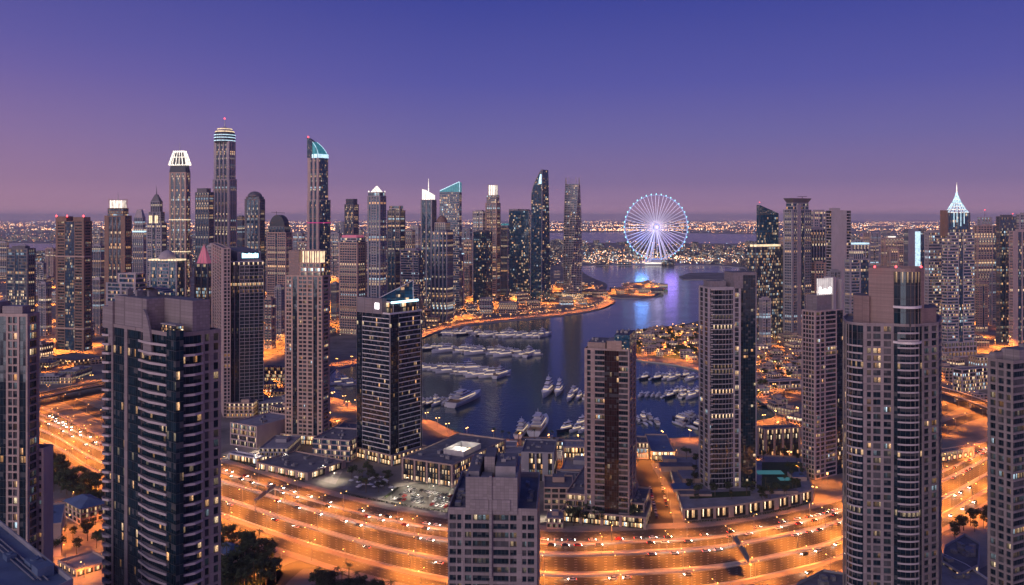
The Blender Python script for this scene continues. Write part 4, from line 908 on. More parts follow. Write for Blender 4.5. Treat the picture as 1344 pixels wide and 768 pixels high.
PIER = 'w2 o10x3 w2 g7 w2 o10x3 w2'; PIER2 = 'w2 o8x2 w2 g6 w2 o8x2 w2'; RIB = 'w2 r14 w1 g6 w1 r14 w2'; GLS = 'w1 g20 w1 g20 w1'; SIDE = 'w2 o10x3 w2'; FIN = 'w1 g3 w1 g3 w1 g3 w1 g3 w1 g3 w1'

# --- left cluster
T('dark slim tower with flat roof at the far left above the low city', 8, 36, 47, 326, 1120, 20, RIB, SIDE, 'concrete_dark', 'glass_far', 4)
P, r, z = T('grey tower with a glowing white crown ring and short mast left of the tallest group', 137, 164, 173, 283, 1500, 15, 'w4 g3 w1 g3 w1 g3 w4', SIDE, 'concrete_brown', 'glass_far_busy')
tier(r, P, .12, z - 2, Z(273, 1500), 'r1', 'r1', 'concrete_brown', 'glass_far'); lit_box(r, P.rect(.2, .8, .2, .8), Z(273, 1500), Z(263, 1500), 'crown_white'); ribs(r, P, .19, Z(273, 1500), .15, Z(261, 1500), 'concrete_tan', 4, .6); mast(r, 0, 0, Z(263, 1500), Z(252, 1500), .7)
P, r, z = T('slim pale grey tower with a rounded stepped head beside the white crowned one', 174, 188, 193, 300, 2200, 15, FIN, SIDE, 'concrete_mauve', 'glass_far')
tier(r, P, .1, z - 2, Z(285, 2200), FIN, SIDE, 'concrete_mauve', 'glass_far'); pyramid(r, P, .12, Z(285, 2200), Z(275, 2200), 'concrete_mauve', 'roof_cap', .3)
b = MB(); b.prism(P.rect(-.02, 1.02, -.02, 1.02), Z(305, 2200), Z(303, 2200), bottom=True); b.build('light_band', 'crown_cool', r)
P, r, z = T('stepped tower with two bright cream windows near its head and a curved spire', 192, 212, 219, 292, 1900, 18, PIER2, SIDE, 'concrete_grey', 'glass_far')
tier(r, P, .1, z - 2, Z(278, 1900), PIER2, SIDE, 'concrete_grey', 'glass_far'); tier(r, P, .2, Z(278, 1900), Z(264, 1900), FIN, SIDE, 'concrete_grey', 'glass_far'); pyramid(r, P, .22, Z(264, 1900), Z(255, 1900), 'concrete_dark', 'roof_cap', .42)
for s in (.25, .62): b = MB(); b.prism([P.at(s, -.02), P.at(s, 0), P.at(s + .2, 0), P.at(s + .2, -.02)], Z(293, 1900), Z(283, 1900)); b.build('lit_window', 'crown_gold', r)
b = MB(); prev = (0, 0, Z(256, 1900))
for i in range(1, 6): q = (math.sin(i * .35) * 3 - 3 * i * .3, 0, Z(256 - i * 2.6, 1900)); b.tube(prev, q, 1.6 - i * .25, 1.4 - i * .25, 6); prev = q
b.build('spire', 'concrete_dark', r)
P, r, z = T('tower with a glowing flared trapezoid crown and red lit shaft', 222, 244, 250, 226, 1900, 16, 'w2 g4 w2 g6 w2 g4 w2', 'w2 g5 w2', 'concrete_tan', 'glass_far_busy', plant=False)
b = MB(); d_ = 1900; q = lambda s, py: [(*c, Z(py, d_)) for c in P.rect(s, 1 - s, s, 1 - s)]
b.loft([q(.0, 227), q(.08, 215), q(.24, 200)]); b.build('crown_body', 'glass_far', r)
ribs(r, P, -.03, Z(216, d_), .20, Z(198, d_), 'crown_white', 5, 1.0); ribs(r, P, -.01, Z(216, d_), -.01, Z(215, d_), 'crown_white', 4, 1.0)
for s, py in ((-.03, 216.5), (.1, 206), (.19, 198)):
    b = MB(); c = P.rect(s, 1 - s, s, 1 - s)
    for k in range(4): b.tube((*c[k], Z(py, d_)), (*c[(k + 1) % 4], Z(py, d_)), .8, n=5)
    b.build('crown_ring', 'crown_white', r)
mast(r, 0, 0, Z(199, d_), Z(186, d_), .8)
for py in (288, 330): b = MB(); b.prism(P.rect(-.01, 1.01, -.01, 1.01), Z(py + 1, d_), Z(py, d_), bottom=True); b.build('string_course', 'crown_gold', r)
P, r, z = T('dark twin step tower with a crane like roof frame beside the domed giant', 256, 274, 281, 252, 1850, 18, FIN, SIDE, 'concrete_dark', 'glass_far'); block(r, P.rect(.2, .9, .1, .9), z, Z(247, 1850), 'concrete_dark', 'plant_room'); mast(r, 3, 0, z, Z(244, 1850), .5)
# the tallest: ribbed shaft, lit drum, dome and needle
d_ = 2000; P, r, z = T('tallest tower of the skyline with lit dome and needle', 279, 301, 311, 235, d_, 28, 'w2 g2 w1 g2 w1 g2 w1 g2 w2', 'w2 g2 w1 g2 w1 g2 w2', 'concrete_mauve', 'glass_far', 5, plant=False)
tier(r, P, .05, z - 2, Z(185, d_), 'w2 g2 w1 g2 w1 g2 w2', 'w2 g2 w1 g2 w1 g2 w2', 'concrete_mauve', 'glass_far'); R0 = P.L * .44
b = MB(); b.lathe([(R0, Z(186, d_)), (R0, Z(176, d_)), (R0 * .92, Z(173, d_))], 24); b.build('drum', 'glass_far', r)
for py in (184.5, 180.5, 177): b = MB(); b.lathe([(R0 * 1.03, Z(py, d_)), (R0 * 1.03, Z(py - 1, d_))], 24); b.build('light_ring', 'crown_cool', r)
b = MB(); b.lathe([(R0 * .9 * math.cos(t), Z(174 - 8 * math.sin(t), d_)) for t in [i * math.pi / 14 for i in range(7)]] + [(1.2, Z(165, d_))], 24); b.build('dome', 'concrete_grey', r)
for py, s in ((172.5, .92), (169, .72)): b = MB(); b.lathe([(R0 * s * 1.02, Z(py, d_)), (R0 * s * .99, Z(py - 1.2, d_))], 24); b.build('light_ring', 'crown_gold', r)
mast(r, 0, 0, Z(166, d_), Z(155, d_), 1.2, 'metal_grey', True, 'needle')
P, r, z = T('small distant dark slab between the domed giant and arched tower', 311, 318, 322, 284, 2500, 20, FIN, SIDE, 'concrete_dark', 'glass_far')
P, r, z = T('dark tower with a rounded cap roof right of the domed giant', 321, 341, 348, 261, 1700, 15, 'w2 g3 w1 g3 w1 g3 w2', SIDE, 'concrete_dark', 'glass_far', plant=False); tier(r, P, .06, z - 2, Z(258, 1700), 'w2 g3 w1 g3 w2', SIDE, 'concrete_dark', 'glass_far')
b = MB(); b.lathe([(P.L * .42 * math.cos(t), Z(258 - 7 * math.sin(t), 1700)) for t in [i * math.pi / 12 for i in range(6)]] + [(.6, Z(251, 1700))], 16); b.build('dome', 'concrete_dark', r)
d_ = 1675; P, r, z = T('pale concrete tower with a dark arched head under construction cranes', 350, 375, 384, 305, d_, 20, 'w1 o12x4 w1 g3 w1 o12x4 w1', SIDE, 'concrete_tan', 'glass_far', 4.4, plant=False); tier(r, P, .0, z - 2, Z(297, d_), FIN, FIN, 'concrete_dark', 'glass_far', a=(.08, .92, .05, .9))
b = MB(); ww = P.L * .40; prof = [(ww * math.cos(t), Z(298 - 16 * math.sin(t), d_)) for t in [i * math.pi / 10 for i in range(11)]]
A = [(P.l.x * u + P.r.x * -P.R * .38, P.l.y * u + P.r.y * -P.R * .38, zz) for u, zz in prof]; B_ = [(x + P.r.x * P.R * .7, y + P.r.y * P.R * .7, zz) for x, y, zz in A]; b.loft([A, B_]); b.build('arched_head', 'glass_far', r)
b = MB(); b.tube((-6, 0, Z(284, d_)), (-6, 0, Z(277, d_)), .4, n=5); b.tube((-16, 0, Z(278.5, d_)), (10, 0, Z(279.5, d_)), .35, n=5); b.build('roof_crane', 'metal_dark', r)
# blade tower
d_ = 2000; P = Plot(403, 418, 434, d_, 35); r = tower_root('skyscraper', 'tall blade shaped tower with slanted lit tip and a magenta line', P)
body(r, P.rect(), 0, Z(262, d_), 5, ['w1 g10 w.5', None, None, 'w3 g3 w2 g3 w3'], 'concrete_pink', 'glass_far_blue', .5, .3, 0, 2.6)
q = P.rect(.02, .98, .02, .82); body(r, q, Z(262, d_) - 1, Z(206, d_), 5, ['w1 g10 w.5', None, None, 'w3 g2 w2 g2 w2'], 'concrete_pink', 'glass_far_blue', .5, .3, 0, 2.6, names=('upper_wall', 'upper_glazing', 'upper_roof'))
b = MB(); b.prism([P.at(.56, .0), P.at(.56, .42), P.at(1, .42), P.at(1, .0)], Z(206.5, d_), 0, top=[Z(184, d_), Z(187, d_), Z(181, d_), Z(178.5, d_)]); b.build('blade_tip', 'glass_far_blue', r)
b = MB(); g2 = MB(); lv = []
for i in range(9):
    t = i / 8; lv.append((Z(206.5 - 21 * t, d_), [P.at(.03 + .52 * t ** 2.0, .02), P.at(.03 + .52 * t ** 2.0, .80 - .42 * t ** 1.6), P.at(.56, .80 - .42 * t ** 1.6), P.at(.56, .02)]))
b.loft([[(*c, z) for c in q] for z, q in lv]); b.build('curved_tip', 'crown_teal', r)
for k in (0, 1): b = MB(); [b.tube((*qa[k], za), (*qb[k], zb), .7, n=4, cap=False) for (za, qa), (zb, qb) in zip(lv, lv[1:])]; b.build('lit_rib', 'crown_cool', r)
b = MB(); q = P.rect(.0, .56, -.01, .82); b.prism(q, Z(207, d_), Z(202, d_)); b.build('light_band', 'crown_cool', r)
b = MB(); c = P.at(.95, .05); b.lathe([(.6, Z(180, d_)), (1.6, Z(179, d_)), (.6, Z(177.5, d_))], 6, c); b.build('beacon_light', 'red_beacon', r)
b = MB(); b.prism(P.rect(-.01, 1.01, -.01, 1.01), Z(293, d_), Z(292, d_), bottom=True); b.build('light_line', 'magenta_strip', r)

# --- left cluster, lower buildings in front
d_ = 1060; P = Plot(196, 232, 243, d_, 14); r = tower_root('office_tower', 'squat glass office block with a mauve dome above a lit cornice', P)
body(r, P.rect(), 0, Z(341, d_), 4.2, ['w1 g8 w1', None, None, 'w1 g5 w.6 r8 w.6 g5 w1'], 'concrete_grey', 'glass_far_blue', .5, .3); b = MB(); b.prism(P.rect(-.03, 1.03, -.03, 1.03), Z(342.5, d_), Z(340.5, d_), bottom=True); b.build('lit_cornice', 'crown_gold', r)
b = MB(); b.lathe([(10 * math.cos(t), Z(341 - 12 * math.sin(t), d_)) for t in [i * math.pi / 14 for i in range(7)]] + [(.4, Z(328.5, d_))], 20); b.build('dome', 'concrete_mauve', r); mast(r, 0, 0, Z(329, d_), Z(325, d_), .2)
d_ = 1100; P = Plot(255, 273, 281, d_, 20); r = tower_root('apartment_tower', 'tower with a steep red lit pyramid roof behind the blue sign tower', P)
body(r, P.rect(), 0, Z(346, d_), 4.2, [SIDE, None, None, 'w1 g4 w1 g4 w1'], 'concrete_dark', 'glass_far'); pyramid(r, P, .1, Z(347, d_), Z(322, d_), 'pink_lit', 'roof_pyramid', .46); ribs(r, P, .1, Z(347, d_), .46, Z(321, d_), 'concrete_pink', 3, .3); mast(r, 0, 0, Z(323, d_), Z(316, d_), .3)
d_ = 950; P = Plot(139, 178, 193, d_, 22); r = tower_root('apartment_tower', 'stepped grey block with dark ribbon windows behind the grey screen wall tower', P)
body(r, P.rect(), 0, Z(372, d_), 4, ['r1', None, None, 'w1 r6 w1 r6 w1'], 'concrete_grey', 'glass_far'); tier(r, P, 0, Z(373, d_), Z(359, d_), 'w1 r8 w1', 'r1', 'concrete_mauve', 'glass_far', 4, (.02, .62, .05, .9)); mast(r, P.at(.7, .2)[0], P.at(.7, .2)[1], Z(373, d_), Z(349, d_), .5)
T('narrow dark slab with lit storeys just left of the stepped grey block', 120, 132, 138, 322, 1750, 15, FIN, SIDE, 'concrete_grey', 'glass_far_busy', 4)
T('mauve tower with flat head seen between the red pyramid and blue sign towers', 272, 281, 287, 322, 1180, 30, SIDE, SIDE, 'concrete_mauve', 'glass_far', 4, 'apartment_tower')

# --- middle cluster
P, r, z = T('distant dark tower with a stepped square head right of the blade tower', 452, 464, 471, 268, 2300, 25, 'w1 g3 w1 g3 w1', SIDE, 'concrete_dark', 'glass_far', plant=False); tier(r, P, .1, z - 2, Z(261, 2300), FIN, SIDE, 'concrete_dark', 'glass_far')
d_ = 1500; P, r, z = T('tower with a small glowing white pyramid crown above grey piers', 482, 499, 507, 257, d_, 22, 'w2 g2 w1 o6x2 w1 g2 w2', PIER2, 'concrete_grey', 'glass_far', 4.4, plant=False)
tier(r, P, .05, z - 2, Z(252, d_), 'r1', 'r1', 'concrete_mauve', 'glass_far_busy'); pyramid(r, P, .18, Z(252, d_), Z(244, d_), 'crown_white', 'lit_pyramid', .46)
for k in P.rect(.08, .92, .08, .92): b = MB(); b.lathe([(1.6, Z(252, d_)), (.3, Z(250, d_))], 6, k); b.build('lit_finial', 'crown_white', r)
mast(r, 0, 0, Z(245, d_), Z(240, d_), .5)
P, r, z = T('dark tower with a pale parapet crown next to the white pyramid tower', 508, 525, 532, 276, 1900, 20, PIER2, SIDE, 'concrete_dark', 'glass_far', plant=False); tier(r, P, .12, z - 2, Z(270, 1900), 'r1', 'r1', 'concrete_mauve', 'glass_far_busy')
d_ = 1512; P, r, z = T('broad tan grid tower with a red lit top storey behind the sail roof tower', 445, 469, 481, 318, d_, 25, 'w1 o20x7 w1', SIDE, 'concrete_tan', 'glass_far', 4.4, plant=False); tier(r, P, .05, z - 2, Z(312, d_), 'r1', 'r1', 'concrete_mauve', 'glass_far')
b = MB(); b.prism(P.rect(.1, .9, .1, .9), Z(312, d_), Z(309, d_)); b.build('lit_roof', 'pink_lit', r)
T('tan grid tower tucked between the red topped and white pyramid towers', 480, 486, 490, 307, 1700, 25, SIDE, SIDE, 'concrete_tan', 'glass_far', 4.4)
T('dark shaft with blue glass in front of the pale parapet tower', 508, 519, 526, 330, 1650, 20, 'w1 g3 w1 g3 w1', SIDE, 'concrete_dark', 'glass_far_blue', 4.4)
P, r, z = T('blue glass office tower with pale floor lines right behind the sail roof tower', 525, 549, 557, 328, 1600, 20, 'w1 r12 w1 r5', 'g1', 'concrete_mauve', 'glass_far_blue', 4.4)
d_ = 1900; P, r, z = T('slim tower with a slanting white lit cap and tall needle', 552, 567, 573, 262, d_, 22, 'w1 g3 w1 g3 w1', FIN, 'concrete_grey', 'glass_far', plant=False)
b = MB(); b.prism(P.rect(.1, .9, .1, .9), z - 2, 0, top=[Z(258, d_), Z(256, d_), Z(249, d_), Z(248, d_)]); b.build('slanted_cap', 'crown_white', r); mast(r, *P.at(.5, .5), Z(256, d_), Z(234, d_), 1.3, 'crown_white', False, 'needle')
d_ = 1900; P = Plot(577, 603, 606, d_, 8); r = tower_root('skyscraper', 'tower with a slanted teal lit glass roof rising to the right', P)
body(r, P.rect(), 0, Z(252, d_), 5, [FIN, None, None, 'r1'], 'concrete_grey', 'glass_far', .5, .35); b = MB(); b.prism(P.rect(.0, 1, .02, .98), Z(252.5, d_), 0, top=[Z(239, d_), Z(239, d_), Z(251, d_), Z(251, d_)]); b.build('glass_wedge', 'crown_teal', r)
b = MB(); A = P.at(0, 0); B_ = P.at(1, 0); b.tube((*A, Z(238.5, d_)), (*B_, Z(250.5, d_)), .8, n=5); b.tube((*A, Z(252, d_)), (*A, Z(238.5, d_)), .8, n=5); b.build('wedge_frame', 'crown_cool', r)
d_ = 1700; P, r, z = T('grey domed tower with tall lit ribs in front of the teal wedge tower', 565, 587, 595, 304, d_, 20, 'w1 g2 w1 g2 w1 g2 w1 g2 w1', FIN, 'concrete_grey', 'glass_far', 4.6, plant=False); tier(r, P, 0, z - 2, Z(292, d_), FIN, FIN, 'concrete_mauve', 'glass_far', a=(.15, .8, .1, .9))
b = MB(); b.lathe([(P.L * .3 * math.cos(t), Z(292 - 9 * math.sin(t), d_)) for t in [i * math.pi / 12 for i in range(6)]] + [(.5, Z(283, d_))], 16); b.build('dome', 'concrete_brown', r)
P, r, z = T('short pale shaft with bright white roof edge below the teal wedge tower', 593, 601, 609, 334, 1930, 35, SIDE, 'w1 g4 w1', 'concrete_mauve', 'glass_far', 4.6, plant=False); b = MB(); b.prism(P.rect(-.02, 1.02, -.02, 1.02), z, z + 2); b.build('lit_parapet', 'crown_cool', r); mast(r, 0, 0, z, Z(321, 1930), 1.6, 'crown_white', False, 'lit_mast')
T('distant mauve tower behind and left of the square lantern tower', 620, 634, 639, 277, 2200, 20, PIER2, SIDE, 'concrete_mauve', 'glass_far_busy')
d_ = 2150; P, r, z = T('tower with stepped shoulders crowned by a bright square lantern', 637, 652, 657, 266, d_, 18, 'w2 o6x2 w1 g3 w1 o6x2 w2', SIDE, 'concrete_tan', 'glass_far_busy', plant=False); tier(r, P, .08, z - 2, Z(256, d_), 'r1', 'r1', 'concrete_tan', 'glass_far_busy'); lit_box(r, P.rect(.2, .8, .2, .8), Z(256, d_), Z(243, d_), 'crown_white', 'lantern'); ribs(r, P, .19, Z(256, d_), .19, Z(242, d_), 'concrete_tan', 3, .8, 'lantern_post')
P, r, z = T('dark glass block with scattered lit windows below the square lantern tower', 621, 639, 646, 304, 2050, 24, 'w.5 g20 w.5', 'g1', 'concrete_dark', 'glass_far_blue')
P, r, z = T('narrow tower with teal roof light between lantern tower and blue slab', 657, 666, 670, 296, 2300, 15, FIN, SIDE, 'concrete_mauve', 'glass_far'); b = MB(); b.prism(P.rect(.05, .95, .05, .95), z, z + 5); b.build('lit_crown', 'crown_teal', r)
P, r, z = T('broad dark blue glass slab left of the curved sail tower', 668, 694, 702, 276, 2150, 16, 'g1', 'g1', 'concrete_dark', 'glass_far_blue', sill=.2); b = MB(); b.prism(P.rect(.55, 1.0, 0, 1), z, z + 3.2); b.build('roof_step', 'concrete_grey', r)
# curved sail tower
d_ = 2100; P = Plot(696, 711, 722, d_, 30); r = tower_root('skyscraper', 'dark blue curved sail tower with a white lit pointed tip', P)
b = MB(); lv = []; ztop = Z(222.5, d_)
for i in range(29):
    t = i / 28; z = t * ztop; k = max(0, (t - .80) / .20); a1 = 1.0 - .08 * t - .86 * k ** 1.7; a0 = 0; b1 = 1 - .22 * t * t
    lv.append((z, P.at(a0, .04 * t), P.at(a0, b1), P.at(a1, b1), P.at(a1, .04 * t)))
for (za, *qa), (zb, *qb) in zip(lv, lv[1:]):
    for k in range(4):
        nb = 8; b.face([(*qa[k], za), (*qa[(k + 1) % 4], za), (*qb[(k + 1) % 4], zb), (*qb[k], zb)], 0, [(k * 20, za / 4.4), (k * 20 + nb, za / 4.4), (k * 20 + nb, zb / 4.4), (k * 20, zb / 4.4)])
za, *q = lv[-1]; b.face([(*c, za) for c in q]); b.build('curved_glazing', 'glass_far_blue', r)
b = MB()
for (za, *qa), (zb, *qb) in zip(lv, lv[1:]): b.tube((*qa[3], za), (*qb[3], zb), .7, n=5, cap=False); b.tube((*qa[0], za), (*qb[0], zb), .7, n=5, cap=False)
b.build('edge_rib', 'concrete_mauve', r)
za, *q = lv[-4]; zb, *q2 = lv[-2]; f = lambda c, k: (c[0] - P.l.x * -.0 - P.r.x * k, c[1] - P.r.y * k); b = MB(); A = [Vector(q[0]).lerp(Vector(q[3]), t) - P.r * .6 for t in (.05, .5)]; B_ = [Vector(q2[0]).lerp(Vector(q2[3]), t) - P.r * .6 for t in (.05, .5)]
b.face([(*A[1], za), (*A[0], za), (*B_[0], zb), (*B_[1], zb)]); b.face([(*A[0], za), (*A[1], za), (*B_[1], zb), (*B_[0], zb)]); b.build('lit_tip', 'crown_cool', r)
# twisting tower
d_ = 2160; P = Plot(740, 751, 763, d_, 45); r = tower_root('skyscraper', 'grey twisting tower with an open fin crown beside the channel', P); hw = P.L * .60; ht = Z(236, d_)
def twist(s, z, n=8):
    a = R(20 + 62 * z / ht); c, s_ = math.cos(a), math.sin(a); o = []
    for k in range(4):
        p, q = ((-1, -1), (1, -1), (1, 1), (-1, 1))[k], ((1, -1), (1, 1), (-1, 1), (-1, -1))[k]
        for i in range(n): t = i / n; x = (p[0] + (q[0] - p[0]) * t) * hw * s; y = (p[1] + (q[1] - p[1]) * t) * hw * s; o.append((x * c - y * s_, x * s_ + y * c))
    return o
NZ = 66; b = MB(); g = MB(); nseg = 8
zs = [ht * .965 * i / NZ for i in range(NZ + 1)]
for za, zb in zip(zs, zs[1:]):
    A, B_ = twist(.955, za, nseg), twist(.955, zb, nseg)
    for k in range(4 * nseg): j = (k + 1) % (4 * nseg); g.face([(*A[k], za), (*A[j], za), (*B_[j], zb), (*B_[k], zb)], 0, [(k * 1.0, za / 5), (k + 1.0, za / 5), (k + 1.0, zb / 5), (k, zb / 5)])
    zc = za + (zb - za) * .32; A, B_, A2, B2 = twist(1, za, nseg), twist(1, zc, nseg), twist(.955, za, nseg), twist(.955, zc, nseg)
    for k in range(4 * nseg):
        j = (k + 1) % (4 * nseg); b.face([(*A[k], za), (*A[j], za), (*B_[j], zc), (*B_[k], zc)]); b.face([(*B_[k], zc), (*B_[j], zc), (*B2[j], zc), (*B2[k], zc)]); b.face([(*A2[k], za), (*A2[j], za), (*A[j], za), (*A[k], za)])
g.face([(*q, zs[-1]) for q in twist(.955, zs[-1], nseg)], 0, [(0, 0)] * 32)
g.build('glazing', 'glass_far', r); b.build('floor_bands', 'concrete_mauve', r)
for k in range(0, 32, 2):
    b = MB()
    for i in range(11):
        za, zb = ht * 1.0 * i / 11, ht * 1.0 * (i + 1) / 11; A, B_ = twist(1.0, za, nseg)[k], twist(1.0, zb, nseg)[k]; b.tube((*A, za), (*B_, zb + (3 + 4 * ((k // 2) % 2) if i == 10 else 0)), .55, n=4, cap=i in (0, 10))
    b.build('fin', 'concrete_mauve', r)
b = MB(); b.prism(twist(1.25, 0, 4), 0, 14, mtop=1); b.build('base', ['glass_shop', 'roof_felt'], r)

# --- right cluster
P = Plot(993, 1019, 1023, 1500, 76, Rr=None) if False else Plot(993, 997, 1022, 1500, 72); d_ = 1500; r = tower_root('skyscraper', 'dark blue glass tower with a slanted roof and lit lower terrace', P)
body(r, P.rect(), 0, Z(281, d_), 4.4, ['w.4 g20 w.4', None, None, 'g1'], 'concrete_dark', 'glass_far_blue', .5, .3); b = MB(); b.prism(P.rect(0, 1, 0, 1), Z(281.5, d_), 0, top=[Z(269, d_), Z(280, d_), Z(280, d_), Z(269, d_)]); b.build('slanted_head', 'glass_far_blue', r)
Q = Plot(981, 992, 1028, 1440, 60); o = Q.o - P.o; pts = [(x + o.x, y + o.y) for x, y in Q.rect()]; body(r, pts, 0, Z(324, 1440), 4.4, ['w.3 g9 w.3', None, None, 'g4 w.3'], 'concrete_dark', 'glass_far_busy', .5, .3, names=('lower_wall', 'lower_glazing', 'lower_roof'))
b = MB(); b.prism(inset(pts, 3), Z(324, 1440) - 1, Z(321.5, 1440)); b.build('lit_terrace', 'crown_gold', r); mast(r, *P.at(.2, .03), Z(270, d_), Z(266, d_), .4, 'metal_grey', True)
d_ = 1450; P = Plot(1028, 1040, 1065, d_, 55); r = tower_root('skyscraper', 'stepped dark tower with a flared flat cap and small roof crane', P)
body(r, P.rect(), 0, Z(275, d_), 4.4, ['w2 o8x3 w1 g4 w1 o8x3', None, None, 'w2 o10x4 w2'], 'concrete_grey', 'glass_far', .6, .35); tier(r, P, .1, Z(276, d_), Z(266, d_), 'r1', 'r1', 'concrete_grey', 'glass_far', 4.4)
b = MB(); q = lambda s, py: [(*c, Z(py, d_)) for c in P.rect(s, 1 - s, s, 1 - s)]; b.loft([q(.14, 267), q(.02, 261.5), q(.0, 260)]); b.build('flared_cap', 'concrete_dark', r); b = MB(); b.tube((8, 0, Z(260, d_)), (8, 0, Z(257.5, d_)), .5, n=5); b.tube((0, 0, Z(258, d_)), (16, 0, Z(257.5, d_)), .4, n=5); b.build('roof_crane', 'metal_dark', r)
b = MB(); b.prism([P.at(-.02, .25), P.at(-.02, .45), P.at(.1, .45), P.at(.1, .25)], 0, Z(268, d_)); b.build('central_pier', 'concrete_mauve', r)
T('mauve tower with a jagged top half hidden behind the pale blank slab', 1062, 1068, 1087, 277, 1750, 70, SIDE, PIER2, 'concrete_mauve', 'glass_far')
P, r, z = T('dark ribbed block standing below the jagged topped tower', 1058, 1064, 1084, 300, 1560, 70, SIDE, FIN, 'concrete_grey', 'glass_far')
d_ = 1380; P = Plot(1084, 1091, 1117, d_, 74); r = tower_root('skyscraper', 'pale blank slab tower edged by dark balcony stacks', P)
body(r, P.rect(), 0, Z(276, d_), 4.6, ['w18 r5', None, None, 'r1'], 'concrete_mauve', 'glass_night', .8, .3); block(r, P.rect(.2, .8, .1, .5), Z(277, d_), Z(273, d_), 'concrete_mauve', 'plant_room')
d_ = 1250; P, r, z = T('dark glass tower with white roof line right of the pale blank slab', 1108, 1116, 1142, 340, d_, 70, SIDE, 'w1 r6 w1 g6 w1', 'concrete_grey', 'glass_far', 4.2); tier(r, P, 0, z - 2, Z(329, d_), FIN, FIN, 'concrete_mauve', 'glass_far', 4.2, (.1, .9, .2, .7)); 
P, r, z = T('far block with bright white rooftop line behind the pale slab tower', 1112, 1118, 1141, 321, 2100, 75, SIDE, FIN, 'concrete_mauve', 'glass_far_busy', plant=False); b = MB(); b.prism(P.rect(.0, 1, 0, 1), z, z + 4); b.build('lit_parapet', 'crown_cool', r)
P, r, z = T('distant cream lit apartment tower full of bright windows', 1156, 1161, 1188, 313, 2600, 75, PIER2, 'w1 o20x6 w1', 'concrete_tan', 'glass_far_busy'); b = MB(); b.prism(P.rect(.3, .7, .3, .6), z, z + 6); b.build('lit_crown', 'crown_white', r)
P, r, z = T('distant tower with one side washed in teal white light', 1186, 1192, 1216, 300, 2300, 70, FIN, 'w4 g3', 'concrete_grey', 'glass_far', plant=False); b = MB(); q = [P.at(-.03, .38), P.at(-.03, .66)]; b.prism([q[0], q[1], P.at(0, .66), P.at(0, .38)], Z(352, 2300), Z(304, 2300)); b.build('lit_panel', 'crown_cool', r)
# lattice spire tower
d_ = 1265; P = Plot(1236, 1243, 1279, d_, 72); r = tower_root('skyscraper', 'dark banded tower with a glowing white lattice spire on its roof', P)
body(r, P.rect(), 22, Z(305, d_), 4.4, ['w.6 r10 w.5 g4 w.5 r10', None, None, 'r1'], 'concrete_mauve', 'glass_far', .7, .4); tier(r, P, 0, Z(306, d_), Z(279, d_), 'g1', 'w1 g10 w1', 'concrete_dark', 'glass_far_blue', 4.4, (.06, .94, .0, .86)); block(r, P.rect(0, 1, -.06, .03), Z(310, d_), Z(276, d_), 'concrete_brown', 'red_pier')
body(r, P.rect(-.06, 1.0, -.1, 1.08), 0, 22, 7, ['o10x9', None, None, 'o10x4'], 'concrete_mauve', 'glass_office', .6, .3, names=('podium_wall', 'podium_glazing', 'podium_roof'))
cx_, cy_ = P.at(.5, .45); zc0, zc1 = Z(279, d_), Z(252, d_); rad = lambda t: 14.5 * (1 - t) ** 1.45 + .7
for k in range(16):
    b = MB(); a = k * math.pi / 8; prev = None
    for i in range(9):
        t = i / 8; q = (cx_ + rad(t) * math.cos(a + t * .0), cy_ + rad(t) * math.sin(a), zc0 + (zc1 - zc0) * t)
        if prev: b.tube(prev, q, .38, n=4, cap=False)
        prev = q
    b.build('lattice_rib', 'crown_cool', r)
for t in (.0, .15, .3, .45, .62): b = MB(); [b.tube((cx_ + rad(t) * math.cos(k * math.pi / 8), cy_ + rad(t) * math.sin(k * math.pi / 8), zc0 + (zc1 - zc0) * t), (cx_ + rad(t) * math.cos((k + 1) * math.pi / 8), cy_ + rad(t) * math.sin((k + 1) * math.pi / 8), zc0 + (zc1 - zc0) * t), .3, n=4, cap=False) for k in range(16)]; b.build('lattice_ring', 'crown_white', r)
mast(r, cx_, cy_, zc1 - 3, Z(239, d_), 1.0, 'crown_white', False, 'needle')
for s, z0 in ((.25, 298), (.36, 292), (.5, 297), (.62, 294)): b = MB(); q = P.at(-.0, s); b.tube((q[0] + P.l.x * 1.6, q[1] + P.l.y * 1.6 - 2.6, Z(z0, d_)), (q[0] + P.l.x * 1.6, q[1] + P.l.y * 1.6 - 2.6, Z(279, d_)), .4, n=4); b.build('lit_strip', 'crown_cool', r)
P, r, z = T('lit apartment wing attached on the left of the lattice spire tower', 1213, 1218, 1240, 304, 1330, 75, SIDE, 'w.5 r10 w.5', 'concrete_mauve', 'glass_far_busy', 4.4, 'apartment_tower')
P, r, z = T('tan apartment tower full of lit windows right of the lattice spire tower', 1277, 1283, 1308, 296, 1877, 72, PIER2, 'w1 o20x5 w1 g4 w1', 'concrete_tan', 'glass_far_busy'); tier(r, P, .18, z - 2, Z(285, 1877), SIDE, SIDE, 'concrete_mauve', 'glass_far_busy'); mast(r, 0, 0, Z(285, 1877), Z(276, 1877), .7, 'metal_grey', True)
P, r, z = T('narrow dark tower with golden lit bay and red roof beacon near the right edge', 1307, 1312, 1334, 284, 1420, 74, SIDE, 'w1 g6 w1 r4 w1 g6 w1', 'concrete_dark', 'glass_far', 4.4); mast(r, *P.at(.3, .85), z, Z(281, 1420), .5, 'metal_grey', True)
P, r, z = T('mauve ribbed tower with a dark glass front cut by the right edge', 1324, 1330, 1366, 303, 1377, 72, SIDE, 'w4 g3 w1 g14 w1', 'concrete_pink', 'glass_far', 4.4)
T('tall mauve tower rising behind the ribbed tower at the right edge', 1333, 1338, 1362, 281, 1600, 72, SIDE, PIER2, 'concrete_mauve', 'glass_far', 4.6)
rb_choice = (PIER2, FIN, RIB)
